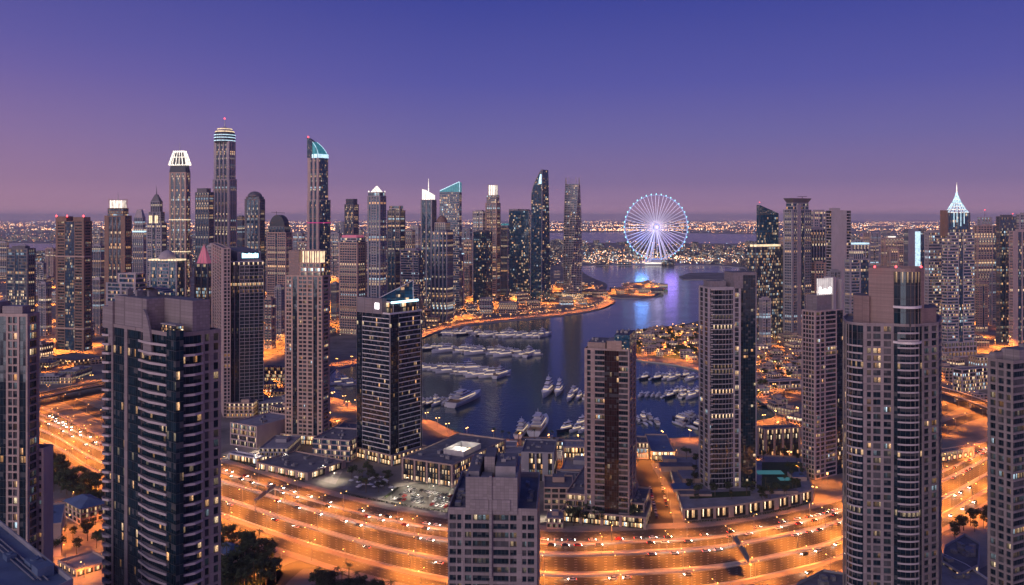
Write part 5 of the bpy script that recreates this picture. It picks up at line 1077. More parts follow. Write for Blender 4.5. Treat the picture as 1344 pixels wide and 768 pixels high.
MID = [(50, 60, 68, 372, 1500), (121, 131, 138, 366, 1520), (347, 356, 362, 392, 1350), (360, 369, 374, 376, 1450), (434, 441, 446, 372, 1750), (470, 477, 483, 362, 1620), (609, 616, 622, 350, 2300), (646, 653, 658, 330, 2400), (557, 562, 566, 340, 2050), (490, 500, 508, 372, 1560), (1140, 1145, 1160, 362, 1750), (1280, 1285, 1297, 372, 1550), (1298, 1302, 1310, 358, 1650), (1064, 1069, 1084, 345, 1500), (996, 1001, 1012, 392, 1350), (1086, 1090, 1104, 356, 1300)]
for i, (a_, b_, c_, py, d) in enumerate(sorted(MID)):
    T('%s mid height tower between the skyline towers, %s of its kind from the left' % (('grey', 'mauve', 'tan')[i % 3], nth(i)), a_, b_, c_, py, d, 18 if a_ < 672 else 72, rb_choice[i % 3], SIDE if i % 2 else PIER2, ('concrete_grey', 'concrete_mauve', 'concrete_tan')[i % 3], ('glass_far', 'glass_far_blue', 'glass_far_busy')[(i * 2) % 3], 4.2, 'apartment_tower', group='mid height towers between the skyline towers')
# --- hazy towers between the named ones, all of one plain kind
rb = random.Random(5)
HAZY = [(100, 330, 3000, 9), (127, 300, 3400, 8), (152, 312, 2600, 8), (206, 322, 2600, 9), (232, 300, 3000, 8), (300, 296, 3200, 8), (356, 300, 3300, 9), (392, 306, 3000, 8), (398, 318, 2500, 8), (440, 306, 2900, 9), (447, 292, 3500, 7), (536, 302, 2900, 9), (545, 296, 3400, 7), (612, 300, 2900, 8), (615, 315, 2500, 7), (664, 308, 2900, 8),
        (1010, 300, 2700, 8), (1050, 303, 2800, 8), (1125, 316, 3000, 9), (1146, 322, 2500, 8), (1172, 326, 2200, 8), (1204, 320, 2700, 9), (1226, 316, 2400, 9), (1268, 306, 2700, 9), (1296, 300, 2900, 9), (1318, 304, 2500, 8), (1341, 300, 2700, 8), (4, 318, 3000, 8), (30, 322, 3100, 7), (66, 326, 2900, 7), (112, 340, 2300, 7), (166, 305, 3600, 6), (246, 306, 3000, 6), (316, 305, 3100, 6), (338, 318, 2700, 7), (420, 322, 2600, 7), (470, 300, 3300, 6), (502, 308, 3000, 7), (520, 296, 3600, 5), (560, 306, 2900, 6), (600, 295, 3600, 6), (630, 298, 3200, 6), (680, 296, 3200, 6), (1002, 326, 2300, 8), (1028, 312, 2600, 7), (1072, 306, 3000, 6), (1100, 318, 2500, 7), (1136, 306, 3400, 7), (1150, 306, 3500, 6), (1165, 302, 3700, 5), (1180, 318, 2500, 7), (1196, 306, 3300, 6), (1222, 306, 3200, 6), (1246, 330, 2000, 8), (1284, 310, 2600, 7), (1312, 318, 2300, 7), (1332, 312, 2500, 7), (20, 336, 2600, 9), (52, 345, 2200, 9), (86, 350, 1900, 8)]
nm = ['pale', 'grey', 'tan']
for i, (px, py, d, hwid) in enumerate(HAZY):
    w = ('concrete_mauve', 'concrete_grey', 'concrete_tan')[i % 3]; a = 15 if px < 672 else 74
    xs = (px - hwid, px + hwid * .55, px + hwid) if px < 672 else (px - hwid, px - hwid * .55, px + hwid)
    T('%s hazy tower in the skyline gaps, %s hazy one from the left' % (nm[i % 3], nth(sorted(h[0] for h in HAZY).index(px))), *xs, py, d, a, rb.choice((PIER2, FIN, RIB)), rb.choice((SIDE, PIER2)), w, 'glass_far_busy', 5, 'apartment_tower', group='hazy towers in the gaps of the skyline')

# ------------------------------------------------------------------ lower buildings
TAKEN = []                                             # circles already built on
for o in [o for o in bpy.data.objects if o.get('category') in ('tower', 'building')]: TAKEN.append((o.location.x, o.location.y, 24))
def B(label, x0, xc, x1, yb, alpha, h, sl, sr=None, wall='concrete_tan', glz='glass_office', roof='roof_felt', fh=4.2, units=4, name='podium_building', L=None, Rr=None, sill=.25, z0=0):
    P = Plot(x0, xc, x1, dist(yb), alpha, L, Rr); r = thing(name, label, 'building', P.loc); TAKEN.append((P.o.x, P.o.y, .5 * (P.L + P.R) * .6))
    body(r, P.rect(), z0, h, fh, [sr or sl, 'w1', 'w1', sl], wall, glz, .45, sill, 0, 1.3, roof=roof, parapet=1.1)
    if units: clutter(r, P.rect(.05, .95, .05, .95), h - 1.1, units, int(x0 + yb), min(5, P.L * .12))
    return P, r
COLS = 'w1 g6 w1 g6 w1 g6 w1 g6 w1'; WIN = 'w1 r8 w1 r8 w1 r8 w1'
B('pink podium with blank end wall at the foot of the blue sign tower', 302, 337, 366, 590, 30, 20, WIN, 'w1', 'concrete_pink', roof='roof_light', Rr=48)
B('bowed four storey office block between the lantern and sail roof towers', 410, 459, 468, 607, 15, 18, 'r8 w.6 r8 w.6 r8 w.6 r8', WIN, 'concrete_pink', 'glass_far', Rr=40, units=6)
B('flat roofed market hall with lit edge beside the highway pavement', 336, 404, 438, 631, 32, 6, 'w1 g3 w1 g3 w1 g3 w1 g3 w1 g3 w1', 'w1 g3 w1 g3 w1', 'concrete_tan', 'glass_shop', 'roof_felt', units=9, Rr=42)
B('bright white lit entrance hall by the highway below the pink podium', 300, 337, 343, 611, 30, 6, 'w.3 g9 w.3', None, 'white_paint', 'glass_shop', 'roof_light', units=1, Rr=8)
P, r = B('broad flat roofed shopping hall with a lit roof court near the quay', 527, 594, 634, 640, 27, 17, COLS, 'w1 r9 w1 r9 w1 r9 w1', 'concrete_tan', 'glass_office', units=12, Rr=86)
b = MB(); q = P.rect(.12, .52, .30, .62)
for k in range(4): a, c = q[k], q[(k + 1) % 4]; b.face([(*a, 15.9), (*c, 15.9), (*c, 20), (*a, 20)]); b.face([(*c, 15.9), (*a, 15.9), (*a, 20), (*c, 20)])
b.build('court_screen', 'white_paint', r); light('court_light', 'POINT', 9000, (1, .9, .72), r, (*P.at(.32, .46), 22), 1.0)
for k in range(3): block(r, P.rect(.16 + k * .12, .24 + k * .12, .34, .5), 15.9, 18.4, 'crown_gold' if k == 0 else 'white_paint', 'court_kiosk')
B('tan block with two bright doorways behind the plain mauve tower', 684, 727, 745, 632, 6, 22, 'w4 g3 w1 g3 w3 g2 w1', None, 'concrete_grey', 'glass_office', units=7, Rr=40)
B('glazed quay restaurant pavilion lit from inside beside the promenade', 638, 677, 684, 593, 4, 5, COLS, None, 'white_paint', 'glass_shop', 'roof_light', units=3, Rr=18)
B('long low quay building with orange lit signs by the two big yachts', 684, 741, 747, 590.5, 3, 7.5, 'w1 g5 w1 g5 w1 g5 w1 g5 w1 g5 w1', None, 'concrete_brown', 'glass_shop', units=5, Rr=14)
B('three storey block with a bright glazed top floor left of the slim pink tower', 739, 768, 774, 618, 2, 19, 'w.5 g9 w.5', None, 'concrete_pink', 'glass_shop', 'roof_light', units=4, Rr=22)
B('stepped terrace block with dark roofs left of the slim pink tower', 731, 766, 772, 655, 2, 12, WIN, None, 'concrete_tan', 'glass_office', units=8, Rr=32)
B('small tan block with balconies right of the slim pink tower', 836, 851, 853, 603, 5, 14, WIN, None, 'concrete_tan', 'glass_office', units=2, Rr=22)
B('low hall with blue grey flat roof on the quay beside the marina street', 855, 886, 888, 605, 3, 8, COLS, None, 'concrete_tan', 'glass_shop', 'roof_blue', units=1, Rr=58)
B('four storey block with yellow lit columns right of the white banded tower', 994, 1004, 1051, 601, 76, 24, 'w1 g4 w1', 'w1.4 g4 w1.4 g4 w1.4 g4 w1.4 g4 w1.4', 'concrete_tan', 'glass_office', units=7)
B('long low pink building beyond the garden road on the right', 1000, 1008, 1052, 512, 76, 10, WIN, WIN, 'concrete_pink', 'glass_office', 'roof_light', units=4)
B('flat roofed office block with bright ground floor beside the right flyover', 1250, 1263, 1300, 515, 66, 26, 'w1 r9 w1', 'w.5 r9 w.5 r9 w.5', 'concrete_pink', 'glass_office', units=6)
B('long shop with a bright white front beside the highway on the right', 1222, 1234, 1279, 607, 64, 8, COLS, 'w1 g3 w1 g3 w1 g3 w1 g3 w1 g3 w1 g3 w1', 'concrete_tan', 'glass_shop', units=5)
B('three storey stone house with lit windows at the foot of the left edge tower', 50, 57, 85, 704, 66, 20, WIN, 'o10x6', 'concrete_tan', 'glass_office', 'roof_blue', 4, 4, 'house')
B('pale flat roofed blocks behind the blue sign tower beside the back road', 346, 371, 376, 506, 10, 22, WIN, None, 'concrete_pink', 'glass_office', 'roof_light', units=5)
B('low block with lit windows beside the western end of the harbour', 436, 462, 468, 578, 8, 9, COLS, None, 'concrete_tan', 'glass_office', 'roof_felt', units=4, Rr=30)
B('low courtyard building with lit glass roof panels in the lower left', 76, 100, 146, 758, 40, 4, COLS, COLS, 'concrete_tan', 'glass_shop', 'roof_light', units=0)
def house(label, x0, xc, x1, yb, alpha, h, roofh, wall, Rr=None):
    P, r = B(label, x0, xc, x1, yb, alpha, h, 'o10x4', 'o10x3', wall, 'glass_office', 'roof_felt', 3.4, 0, 'house', None, Rr)
    b = MB(); e = P.rect(-.06, 1.06, -.06, 1.06); m1, m2 = P.at(.3, .5), P.at(.7, .5)
    b.face([(*e[3], h), (*e[0], h), (*m1, h + roofh), (*m2, h + roofh)]); b.face([(*e[1], h), (*e[2], h), (*m2, h + roofh), (*m1, h + roofh)]); b.face([(*e[0], h), (*e[1], h), (*m1, h + roofh)]); b.face([(*e[2], h), (*e[3], h), (*m2, h + roofh)]); b.face([(*q, h) for q in e[::-1]])
    b.build('hip_roof', 'roof_blue', r)
house('villa with a blue grey hip roof and lit terrace beside the highway trees', 85, 106, 139, 690, 42, 11, 4, 'concrete_tan')
house('small house with a blue grey hip roof beside the slip road', 280, 298, 322, 742, 40, 6, 3.5, 'concrete_pink')
# shop podium that carries the white banded tower
pp = [G(896, 684), G(960, 679), G(1020, 669), G(1068, 657), G(1052, 612), G(960, 608), G(875, 612)]; ox, oy = pp[0]
r = thing('podium_building', 'curved shopping podium with lit shopfronts under the white banded tower', 'building', (ox, oy, 0)); q = [(a - ox, c - oy) for a, c in pp]
body(r, q, 0, 8, 7, ['w1 g5 w1 g5 w1 g5 w1'] * 3 + ['w1 g5 w1'] + [None, None] + ['w1 g4 w1 g4 w1 g4 w1 g4 w1 g4 w1'], 'concrete_tan', 'glass_shop', .8, .2, 0, 1.2, roof='roof_light')
clutter(r, [(a - ox, c - oy) for a, c in (G(890, 640), G(912, 640), G(908, 615), G(884, 615))], 6.9, 6, 4, 4)
for bi, (px, py, w, d, h) in enumerate(((888, 628, 26, 12, 4), (905, 640, 14, 22, 3), (896, 655, 16, 14, 2.4), (912, 662, 22, 8, 1.6), (878, 616, 10, 12, 3), (1046, 640, 10, 14, 3), (1022, 660, 26, 5, 2.2))):
    g = G(px, py); gx, gy = g[0] - ox, g[1] - oy; b = MB(); b.prism([(gx - w / 2, gy - d / 2), (gx + w / 2, gy - d / 2), (gx + w / 2, gy + d / 2), (gx - w / 2, gy + d / 2)], 6.8, 6.8 + h, mtop=1); b.build('roof_structure', ['concrete_tan', ('roof_felt', 'roof_light', 'roof_blue')[bi % 3]], r)
for gq in ([(1000, 662), (1052, 652), (1046, 618), (1000, 618)], [(905, 668), (985, 664), (985, 657), (905, 660)]):
    b = MB(); b.face([(G(*c)[0] - ox, G(*c)[1] - oy, 6.86) for c in gq]); b.build('planted_bed', 'grass', r)
for px, py, w, h in ((1010, 632, 20, 5), (1030, 641, 9, 4)):
    g = G(px, py); b = MB(); b.prism([(g[0] - ox - w / 2, g[1] - oy - h), (g[0] - ox + w / 2, g[1] - oy - h), (g[0] - ox + w / 2, g[1] - oy + h), (g[0] - ox - w / 2, g[1] - oy + h)], 6.8, 7.0); b.build('roof_pool', 'pool_glow', r)
for nm, mat, z, q in (('car_park', 'asphalt_worn', .07, [(500, 655), (560, 668), (592, 672), (600, 645), (560, 632), (520, 640)]), ('terrace', 'roof_felt', .06, [(440, 640), (498, 654), (522, 640), (480, 618)]), ('plaza', 'paving', .05, [(290, 596), (345, 612), (440, 636), (450, 618), (400, 596), (330, 580)]),
                      ('plaza', 'paving', .055, [(640, 605), (760, 612), (770, 584), (690, 586), (640, 580)]), ('plaza', 'sand', .05, [(884, 600), (917, 600), (917, 576), (884, 580)]), ('park', 'grass', .05, [(55, 625), (140, 672), (140, 650), (60, 602)]), ('park', 'grass', .05, [(286, 705), (345, 728), (372, 752), (350, 790), (286, 790)]), ('park', 'grass', .045, [(400, 800), (425, 770), (455, 762), (505, 780), (540, 800)]),
                      ('yard', 'paving', .04, [(60, 690), (140, 700), (150, 770), (80, 770)]), ('yard', 'sand', .04, [(1235, 705), (1300, 672), (1300, 740), (1240, 770)]), ('park', 'grass', .05, [(818, 462), (915, 474), (915, 430), (830, 440)])):
    b = MB(); p = [(*G(*c), z) for c in q]
    if sum(a[0] * c[1] - c[0] * a[1] for a, c in zip(p, p[1:] + p[:1])) < 0: p.reverse()
    b.face(p); structure(b.build(nm, mat))

# ------------------------------------------------------------------ scattered low city, one prototype per kind, then copies
def inside(x, y, poly):
    c = False; j = len(poly) - 1
    for i in range(len(poly)):
        (xi, yi), (xj, yj) = poly[i], poly[j]
        if (yi > y) != (yj > y) and x < (xj - xi) * (y - yi) / (yj - yi) + xi: c = not c
        j = i
    return c
hway = [tuple(q) for q in top_] + [tuple(q) for q in reversed(bot_)]
def proto_low(w, d, h, wall, glz, roof, hip=0, name='low_building'):
    r = thing(name, 'x', 'building', (0, 0, -900)); q = [(w / 2, -d / 2), (w / 2, d / 2), (-w / 2, d / 2), (-w / 2, -d / 2)]
    body(r, q, 0, h, 3.6, ['o10x%d' % max(2, d // 4), 'o10x%d' % max(2, w // 4)], wall, glz, .4, .3, 0, 2, roof=roof, parapet=.9)
    if hip: pass
    block(r, [(w * .3, -d * .2), (w * .3, d * .2), (0, d * .2), (0, -d * .2)], h - .9, h + 2.2, wall, 'plant_room', roof)
    return r
PROTOS = [proto_low(26, 18, 14, 'concrete_tan', 'glass_office', 'roof_felt'), proto_low(34, 22, 20, 'concrete_pink', 'glass_office', 'roof_light'), proto_low(22, 22, 27, 'concrete_mauve', 'glass_far_busy', 'roof_felt'), proto_low(44, 24, 11, 'concrete_grey', 'glass_office', 'roof_light')]
VILLA = [proto_low(15, 12, 8, 'concrete_tan', 'glass_office', 'roof_light', 1, 'villa'), proto_low(18, 14, 10, 'concrete_pink', 'glass_office', 'roof_felt', 1, 'villa'), proto_low(12, 16, 7, 'concrete_tan', 'glass_office', 'roof_felt', 1, 'villa')]
used = set()
def wet(x, y): return inside(x, y, harb) and not any(inside(x, y, q) for q in ISLETS)
def scatter(protos, poly, n, gap, label, group, seed, rad=None, water=True, rot=None):
    r = random.Random(seed); xs = [p[0] for p in poly]; ys = [p[1] for p in poly]; made = []; tries = 0
    while len(made) < n and tries < n * 60:
        tries += 1; px, py = r.uniform(min(xs), max(xs)), r.uniform(min(ys), max(ys))
        if not inside(px, py, poly): continue
        x, y = G(px, py)
        if wet(x, y) or inside(x, y, hway) or any((x - a) ** 2 + (y - c) ** 2 < (k + gap) ** 2 for a, c, k in TAKEN): continue
        if any(min(math.dist((x + dx, y + dy), h) for h in harb) < gap * .8 for dx, dy in ((0, 0),)): continue
        p = r.choice(protos); rz = (r.uniform(-.2, .2) + r.choice((0, math.pi / 2, .6))) if rot is None else r.uniform(0, 6.28)
        s = r.uniform(.85, 1.2)
        if p.name not in used: o = p; used.add(p.name); kids(o); o.location = (x, y, 0); o.rotation_euler = (0, 0, rz); o.scale = (s, s, s)
        else: o = copy_tree(p, (x, y, 0), rz, s)
        o['label'] = label; o['group'] = group; TAKEN.append((x, y, gap * (rad or .8))); made.append(o)
    return made
LB = 'low flat roofed building in the streets '
scatter(VILLA, [(818, 462), (912, 474), (916, 428), (850, 434), (820, 442)], 34, 12, 'small villa among dark trees and orange lamps on the wooded peninsula', 'villas on the wooded peninsula', 1)
scatter(VILLA + PROTOS[:1], [(994, 520), (1052, 500), (1052, 440), (994, 432)], 26, 16, LB + 'right of the white banded tower', 'low buildings right of the white banded tower', 2)
scatter(PROTOS, [(600, 421), (760, 403), (790, 390), (760, 374), (620, 385), (560, 400), (556, 432)], 34, 20, LB + 'at the foot of the sail tower group', 'low buildings around the sail towers', 3)
scatter(PROTOS, [(0, 470), (140, 470), (140, 345), (0, 345)], 34, 24, LB + 'at the left beyond the flyover', 'low buildings beyond the left flyover', 4)
scatter(PROTOS, [(300, 470), (560, 420), (560, 360), (300, 380)], 34, 24, LB + 'between skyline towers left of the harbour', 'low buildings among the left skyline', 5)
scatter(PROTOS, [(994, 430), (1344, 470), (1344, 345), (994, 345)], 46, 26, LB + 'between the towers on the right', 'low buildings among the right skyline', 6)
scatter(PROTOS, [(500, 372), (764, 372), (764, 345), (500, 345)], 22, 30, LB + 'behind the sail towers towards the sea', 'low buildings behind the sail towers', 7)
scatter(PROTOS[:1] + PROTOS[3:], [(766, 346.5), (985, 347.5), (985, 337), (766, 335)], 34, 26, 'low lit waterfront building around the foot of the great wheel', 'waterfront buildings around the wheel', 8)

scatter(VILLA + PROTOS[3:], [(795, 387), (858, 388.5), (871, 379.5), (850, 371.5), (825, 373)], 16, 22, 'low pavilion on the islet in the channel below the wheel', 'pavilions on the channel islet', 9)

for k, (q, n, txt) in enumerate((([(640, 600), (770, 612), (766, 690), (720, 690), (716, 620)], 14, 'behind the plain mauve tower'), ([(372, 545), (470, 585), (470, 608), (440, 612), (366, 596)], 8, 'between the lantern tower and highway'), ([(298, 505), (372, 505), (372, 548), (298, 545)], 10, 'behind the blue sign tower'),
        ([(1000, 548), (1052, 560), (1052, 604), (1052, 545), (1022, 530)], 8, 'right of the block with lit columns'), ([(1108, 480), (1060, 560), (1060, 640), (1104, 640)], 8, 'left of the curved tower'), ([(0, 480), (140, 475), (140, 500), (0, 520)], 10, 'beside the left flyover'), ([(1236, 520), (1300, 545), (1300, 480), (1236, 470)], 8, 'beside the right flyover'))):
    scatter(PROTOS[:1] + PROTOS[3:] + VILLA, q, n, 13, LB + txt, 'low buildings ' + txt, 40 + k)

# ------------------------------------------------------------------ far city: thousands of roofs and lights nobody could count
def in_sea(px, py): return inside(px, py, SEA_A) or inside(px, py, SEA_B) or inside(px, py, HARBOUR)
b = MB(); rc = random.Random(11); nbx = 0
while nbx < 2600:
    px = rc.uniform(-60, 1404); py = 289.5 + 62 * rc.random() ** 1.6
    if in_sea(px, py): continue
    x, y = G(px, py); w, d, h = rc.uniform(14, 60), rc.uniform(14, 40), rc.choice((8, 10, 14, 20, 30, 44)) * rc.uniform(.8, 1.2)
    if py < 300: w *= 2
    if any((x - a) ** 2 + (y - c) ** 2 < (k + 30) ** 2 for a, c, k in TAKEN): continue
    nbx += 1; u = nbx * 37; q = [(x - w / 2, y - d / 2), (x + w / 2, y - d / 2), (x + w / 2, y + d / 2), (x - w / 2, y + d / 2)]; nb = max(2, round(w / 5)); nf = max(2, round(h / 4))
    for k in range(4): a, c = q[k], q[(k + 1) % 4]; b.face([(*a, 0), (*c, 0), (*c, h), (*a, h)], 0, [(u, 0), (u + nb, 0), (u + nb, nf), (u, nf)])
    b.face([(*c, h) for c in q], 1)
o = b.build('distant_city', ['glass_far_busy', 'roof_felt']); tag(o, 'low hazy city spreading to the horizon behind the towers', 'city', None, 'stuff')
cl = {'city_lights_amber': ('lamp_sodium', MB()), 'city_lights_white': ('lamp_white', MB()), 'city_lights_cool': ('lamp_cool', MB())}
emit('far_amber', (1, .42, .16), 5); emit('far_white', (1, .66, .40), 5); emit('far_cool', (.6, .85, 1), 3)
def octa(mb, x, y, z, s):
    v = [(x + s, y, z), (x, y + s, z), (x - s, y, z), (x, y - s, z)]; t, bo = (x, y, z + s), (x, y, z - s)
    for i in range(4): mb.face([v[i], v[(i + 1) % 4], t]); mb.face([v[(i + 1) % 4], v[i], bo])
from mathutils import noise
def far_lights(n, x0, x1, y0, y1, pw, size, mix=(.6, .3, .1), dens=.0):
    k = 0; tries = 0
    while k < n and tries < n * 30:
        tries += 1; px = rc.uniform(x0, x1); py = y0 + (y1 - y0) * rc.random() ** pw
        if in_sea(px, py): continue
        if noise.noise((px * .022, py * .45, dens)) + .3 * noise.noise((px * .09, py * 1.1, dens + 9)) < rc.uniform(-.25, .35): continue
        x, y = G(px, py); k += 1; s = min(max(.42, y / F * size * rc.uniform(.5, 1.3)), 14); t = rc.random()
        key = 'city_lights_amber' if t < mix[0] else 'city_lights_white' if t < mix[0] + mix[1] else 'city_lights_cool'
        octa(cl[key][1], x, y, rc.uniform(4, 14) + s, s)
far_lights(8500, -60, 1404, 287.6, 304, 1.0, .44, (.66, .28, .06)); far_lights(3200, -60, 1404, 302, 350, 1.1, .36, (.68, .24, .08), 4)
far_lights(700, 766, 990, 330, 347.5, .7, .42, (.3, .45, .25), 7); far_lights(1100, 990, 1344, 305, 430, 1.3, .22, (.7, .25, .05), 2); far_lights(1200, 0, 560, 310, 445, 1.2, .22, (.75, .2, .05), 3); far_lights(620, 556, 800, 375, 424, .9, .17, (.72, .2, .08), 5)
for (nm, (mt, mb)), m2 in zip(cl.items(), ('far_amber', 'far_white', 'far_cool')): o = mb.build(nm, m2); tag(o, {'a': 'amber', 'w': 'warm white', 'c': 'cool white'}[nm[12]] + ' points of light scattered over the distant city', 'city lights', None, 'stuff')

# ------------------------------------------------------------------ observation wheel
def wheel():
    wy = dist(346.5); s = wy / F; cx, cz = X(861.3, wy), Z(298, wy); Rw = 42.0 * s
    r = thing('observation_wheel', 'giant observation wheel with glowing rim, spokes and capsules beyond the channel', 'ferris wheel', (cx, wy, 0), R(6))
    n = 96; rim = MB()
    for dy in (-5, 5):
        for i in range(n):
            a, c = 2 * math.pi * i / n, 2 * math.pi * (i + 1) / n; rim.tube((Rw * math.cos(a), dy, cz + Rw * math.sin(a)), (Rw * math.cos(c), dy, cz + Rw * math.sin(c)), .8, n=6, cap=False)
    for i in range(n):
        a, c = 2 * math.pi * i / n, 2 * math.pi * (i + 1) / n; rim.tube((Rw * math.cos(a), -5, cz + Rw * math.sin(a)), (Rw * math.cos(c), 5, cz + Rw * math.sin(c)), .5, n=4, cap=False)
    rim.build('rim', 'wheel_rim', r)
    sp = MB(); sp.tube((15, 0, 0), (Rw - 1, 0, 0), .85, .7, 5); spm = sp.mesh('spoke', 'wheel_spoke')
    cp = MB(); cp.lathe([(.5, -3.4), (1.6, -2.8), (2.1, -1.2), (2.1, 1.2), (1.6, 2.8), (.5, 3.4)], 12); cpm = cp.mesh('capsule', 'wheel_capsule')
    for i in range(48):
        a = 2 * math.pi * i / 48 + .03
        o = link('spoke', spm, r, (0, (-3, 3)[i % 2], cz)); o.rotation_euler = (0, -a, 0)
    for i in range(40):
        a = 2 * math.pi * i / 40; link('capsule', cpm, r, ((Rw + 3.6) * math.cos(a), 0, cz + (Rw + 3.6) * math.sin(a)))
    hb = MB(); pr = [(9, -10), (9, 10)]
    ring = lambda R_, y: [(R_ * math.cos(k * math.pi / 14), y, cz + R_ * math.sin(k * math.pi / 14)) for k in range(28)]
    hb.loft([ring(6, -13), ring(9.5, -10), ring(9.5, 10), ring(6, 13)]); hb.build('hub', 'wheel_hub', r)
    hr = MB(); hr.loft([ring(11, -12), ring(14, -12), ring(14, -10), ring(11, -10)], cap=False); hr.build('hub_ring', 'wheel_rim', r)
    for sx in (-1, 1):
        for sy in (-1, 1):
            b = MB(); b.tube((sx * 4, sy * 12, cz - 6), (sx * 40, sy * 44, 2), 3.2, 4.2, 8); b.build('support_leg', 'wheel_leg', r)
    b = MB(); b.box(-62, 62, -48, 48, 0, 12); b.box(-40, 40, -30, 30, 12, 20); b.build('terminal_base', 'white_paint', r)
    b = MB(); b.box(-63, 63, -48.6, -48.1, 3, 9); b.build('terminal_windows', 'crown_white', r)
    light('hub_light', 'POINT', 3e4, (.62, .52, 1), r, (0, -24, cz), 14)
    light('rim_light', 'POINT', 3.6e5, (.12, .35, 1), r, (-70, -24, cz - 50), 30); light('rim_light', 'POINT', 1.4e5, (.34, .2, 1), r, (60, -24, cz - 60), 30)
wheel()

# ------------------------------------------------------------------ yachts and pontoons
plain('gelcoat', (.76, .74, .75), .25, var=.06); plain('teak', (.34, .23, .15), .7, var=.2, scale=1); plain('hull_navy', (.03, .04, .08), .25, var=.1); plain('pontoon_deck', (.27, .25, .25), .8, var=.3, scale=.3)
m, t, b_ = newmat('boat_glass'); b_.inputs['Base Color'].default_value = (.01, .012, .018, 1); b_.inputs['Roughness'].default_value = .08
emit('cabin_glow', (1, .74, .45), .7)
def hull(L, Wd, h, fine=2.2, z0=-.3):
    """lofted hull, bow at +y"""
    b = MB(); n = 10; rings = []
    for i in range(n + 1):
        t = i / n; y = -L / 2 + L * t; w = Wd / 2 * (1 - max(0, (t - .45) / .55) ** fine) * (.9 + .1 * min(1, t * 4)); w = max(w, .04); hh = h * (1 + .35 * t * t)
        rings.append([(-w * .62, y - (0 if t < .9 else .3), z0), (w * .62, y - (0 if t < .9 else .3), z0), (w * .95, y, z0 + hh * .6), (w, y, z0 + hh), (-w, y, z0 + hh), (-w * .95, y, z0 + hh * .6)])
    b.loft(rings); return b
def deck_house(b, w0, w1, y0, y1, z0, z1, rake0=.5, rake1=1.5, mi=0):
    b.loft([[(-w0, y0, z0), (w0, y0, z0), (w1, y1, z0), (-w1, y1, z0)], [(-w0 * .9, y0 + rake0, z1), (w0 * .9, y0 + rake0, z1), (w1 * .8, y1 - rake1, z1), (-w1 * .8, y1 - rake1, z1)]], mi)
def yacht(L, decks, hullmat='gelcoat', sport=False):
    Wd = L * (.27 if L < 20 else .21); h = 1.2 + L * .055
    r = thing('motor_yacht', 'x', 'yacht', (0, 0, -800)); hull(L, Wd, h).build('hull', hullmat, r); z = h - .25
    b = MB(); w = Wd / 2 * .86; b.prism([(-w, -L * .47), (w, -L * .47), (w, L * .05), (w * .72, L * .25), (0, L * .40), (-w * .72, L * .25), (-w, L * .05)], z + .12, z + .26); b.build('deck', 'teak', r)
    z += .26; y0, y1, ww = -L * .30, L * .22, Wd * .36
    for k in range(decks):
        hh = 2.1 if L > 14 else 1.5
        b = MB(); deck_house(b, ww, ww * .8, y0, y1, z, z + hh * .45, .1, .6); deck_house(b, ww * .95, ww * .72, y0 + .1, y1 - .9, z + hh * .8, z + hh, .1, .3); sup = b.build('superstructure', 'gelcoat', r)
        b = MB(); deck_house(b, ww * .93, ww * .74, y0 + .15, y1 - .6, z + hh * .45, z + hh * .8, .1, .5, 0); b.build('cabin_windows', 'boat_glass' if (k or decks < 2) else 'cabin_glow', sup)
        b = MB(); b.prism([(-ww, y0 - L * .10), (ww, y0 - L * .10), (ww * .75, y1 - 1.4), (-ww * .75, y1 - 1.4)], z + hh, z + hh + .14); b.build('upper_deck', 'gelcoat', r)
        z += hh + .14; y0 += L * .04; y1 -= L * .13; ww *= .84
    b = MB(); b.tube((0, y0 + .5, z), (0, y0 + .1, z + 1.2 + L * .05), .14, .08, 5); b.tube((-ww * .9, y0 + .4, z), (-ww * .6, y0 + .2, z + 1.1), .1, n=4); b.tube((ww * .9, y0 + .4, z), (ww * .6, y0 + .2, z + 1.1), .1, n=4); b.box(-ww * .8, ww * .8, y0 - .1, y0 + .6, z + 1.05, z + 1.25); b.build('radar_mast', 'gelcoat', r)
    return r
def sailboat(L):
    r = thing('sailing_yacht', 'x', 'yacht', (0, 0, -800)); hull(L, L * .27, 1.3, 1.8).build('hull', 'gelcoat', r); b = MB(); deck_house(b, L * .08, L * .05, -L * .2, L * .18, 1.1, 1.8, .3, .9); b.build('cabin', 'gelcoat', r)
    b = MB(); b.tube((0, L * .05, 1), (0, L * .05, L * 1.15), .11, .07, 5); b.tube((0, L * .05, 2.2), (0, -L * .36, 2.3), .13, n=5); b.build('mast', 'metal_grey', r); return r
YS = [yacht(11, 1), yacht(14, 1), yacht(17, 2), yacht(21, 2), sailboat(13), yacht(26, 2)]; YN = yacht(20, 2, 'hull_navy'); YB = [yacht(34, 3), yacht(44, 3), yacht(56, 3)]
ydone = set()
def moor(p, x, y, rz, s=1.0):
    if p.name not in ydone: ydone.add(p.name); kids(p); p.location = (x, y, -1.45); p.rotation_euler = (0, 0, rz); p.scale = (s, s, s); return p
    return copy_tree(p, (x, y, -1.45), rz, s)
def pontoon(label, a, c, w=3.5):
    p, q = Vector(G(*a)), Vector(G(*c)); r = thing('pontoon', label, 'pontoon', (*((p + q) / 2), -1.5)); e = (q - p).normalized(); n = Vector((-e.y, e.x)); L = (q - p).length / 2
    b = MB(); b.prism([tuple(-e * L - n * w / 2), tuple(e * L - n * w / 2), tuple(e * L + n * w / 2), tuple(-e * L + n * w / 2)], .1, .7); b.build('walkway', 'pontoon_deck', r)
    for i in range(int(L * 2 / 22) + 1):
        c_ = e * (-L + 2 + i * 22) + n * (w / 2 + .3); b = MB(); b.tube((*c_, -2), (*c_, 3.2), .35, .35, 7); b.build('mooring_pile', 'white_paint', r)
    return p, q, e, n
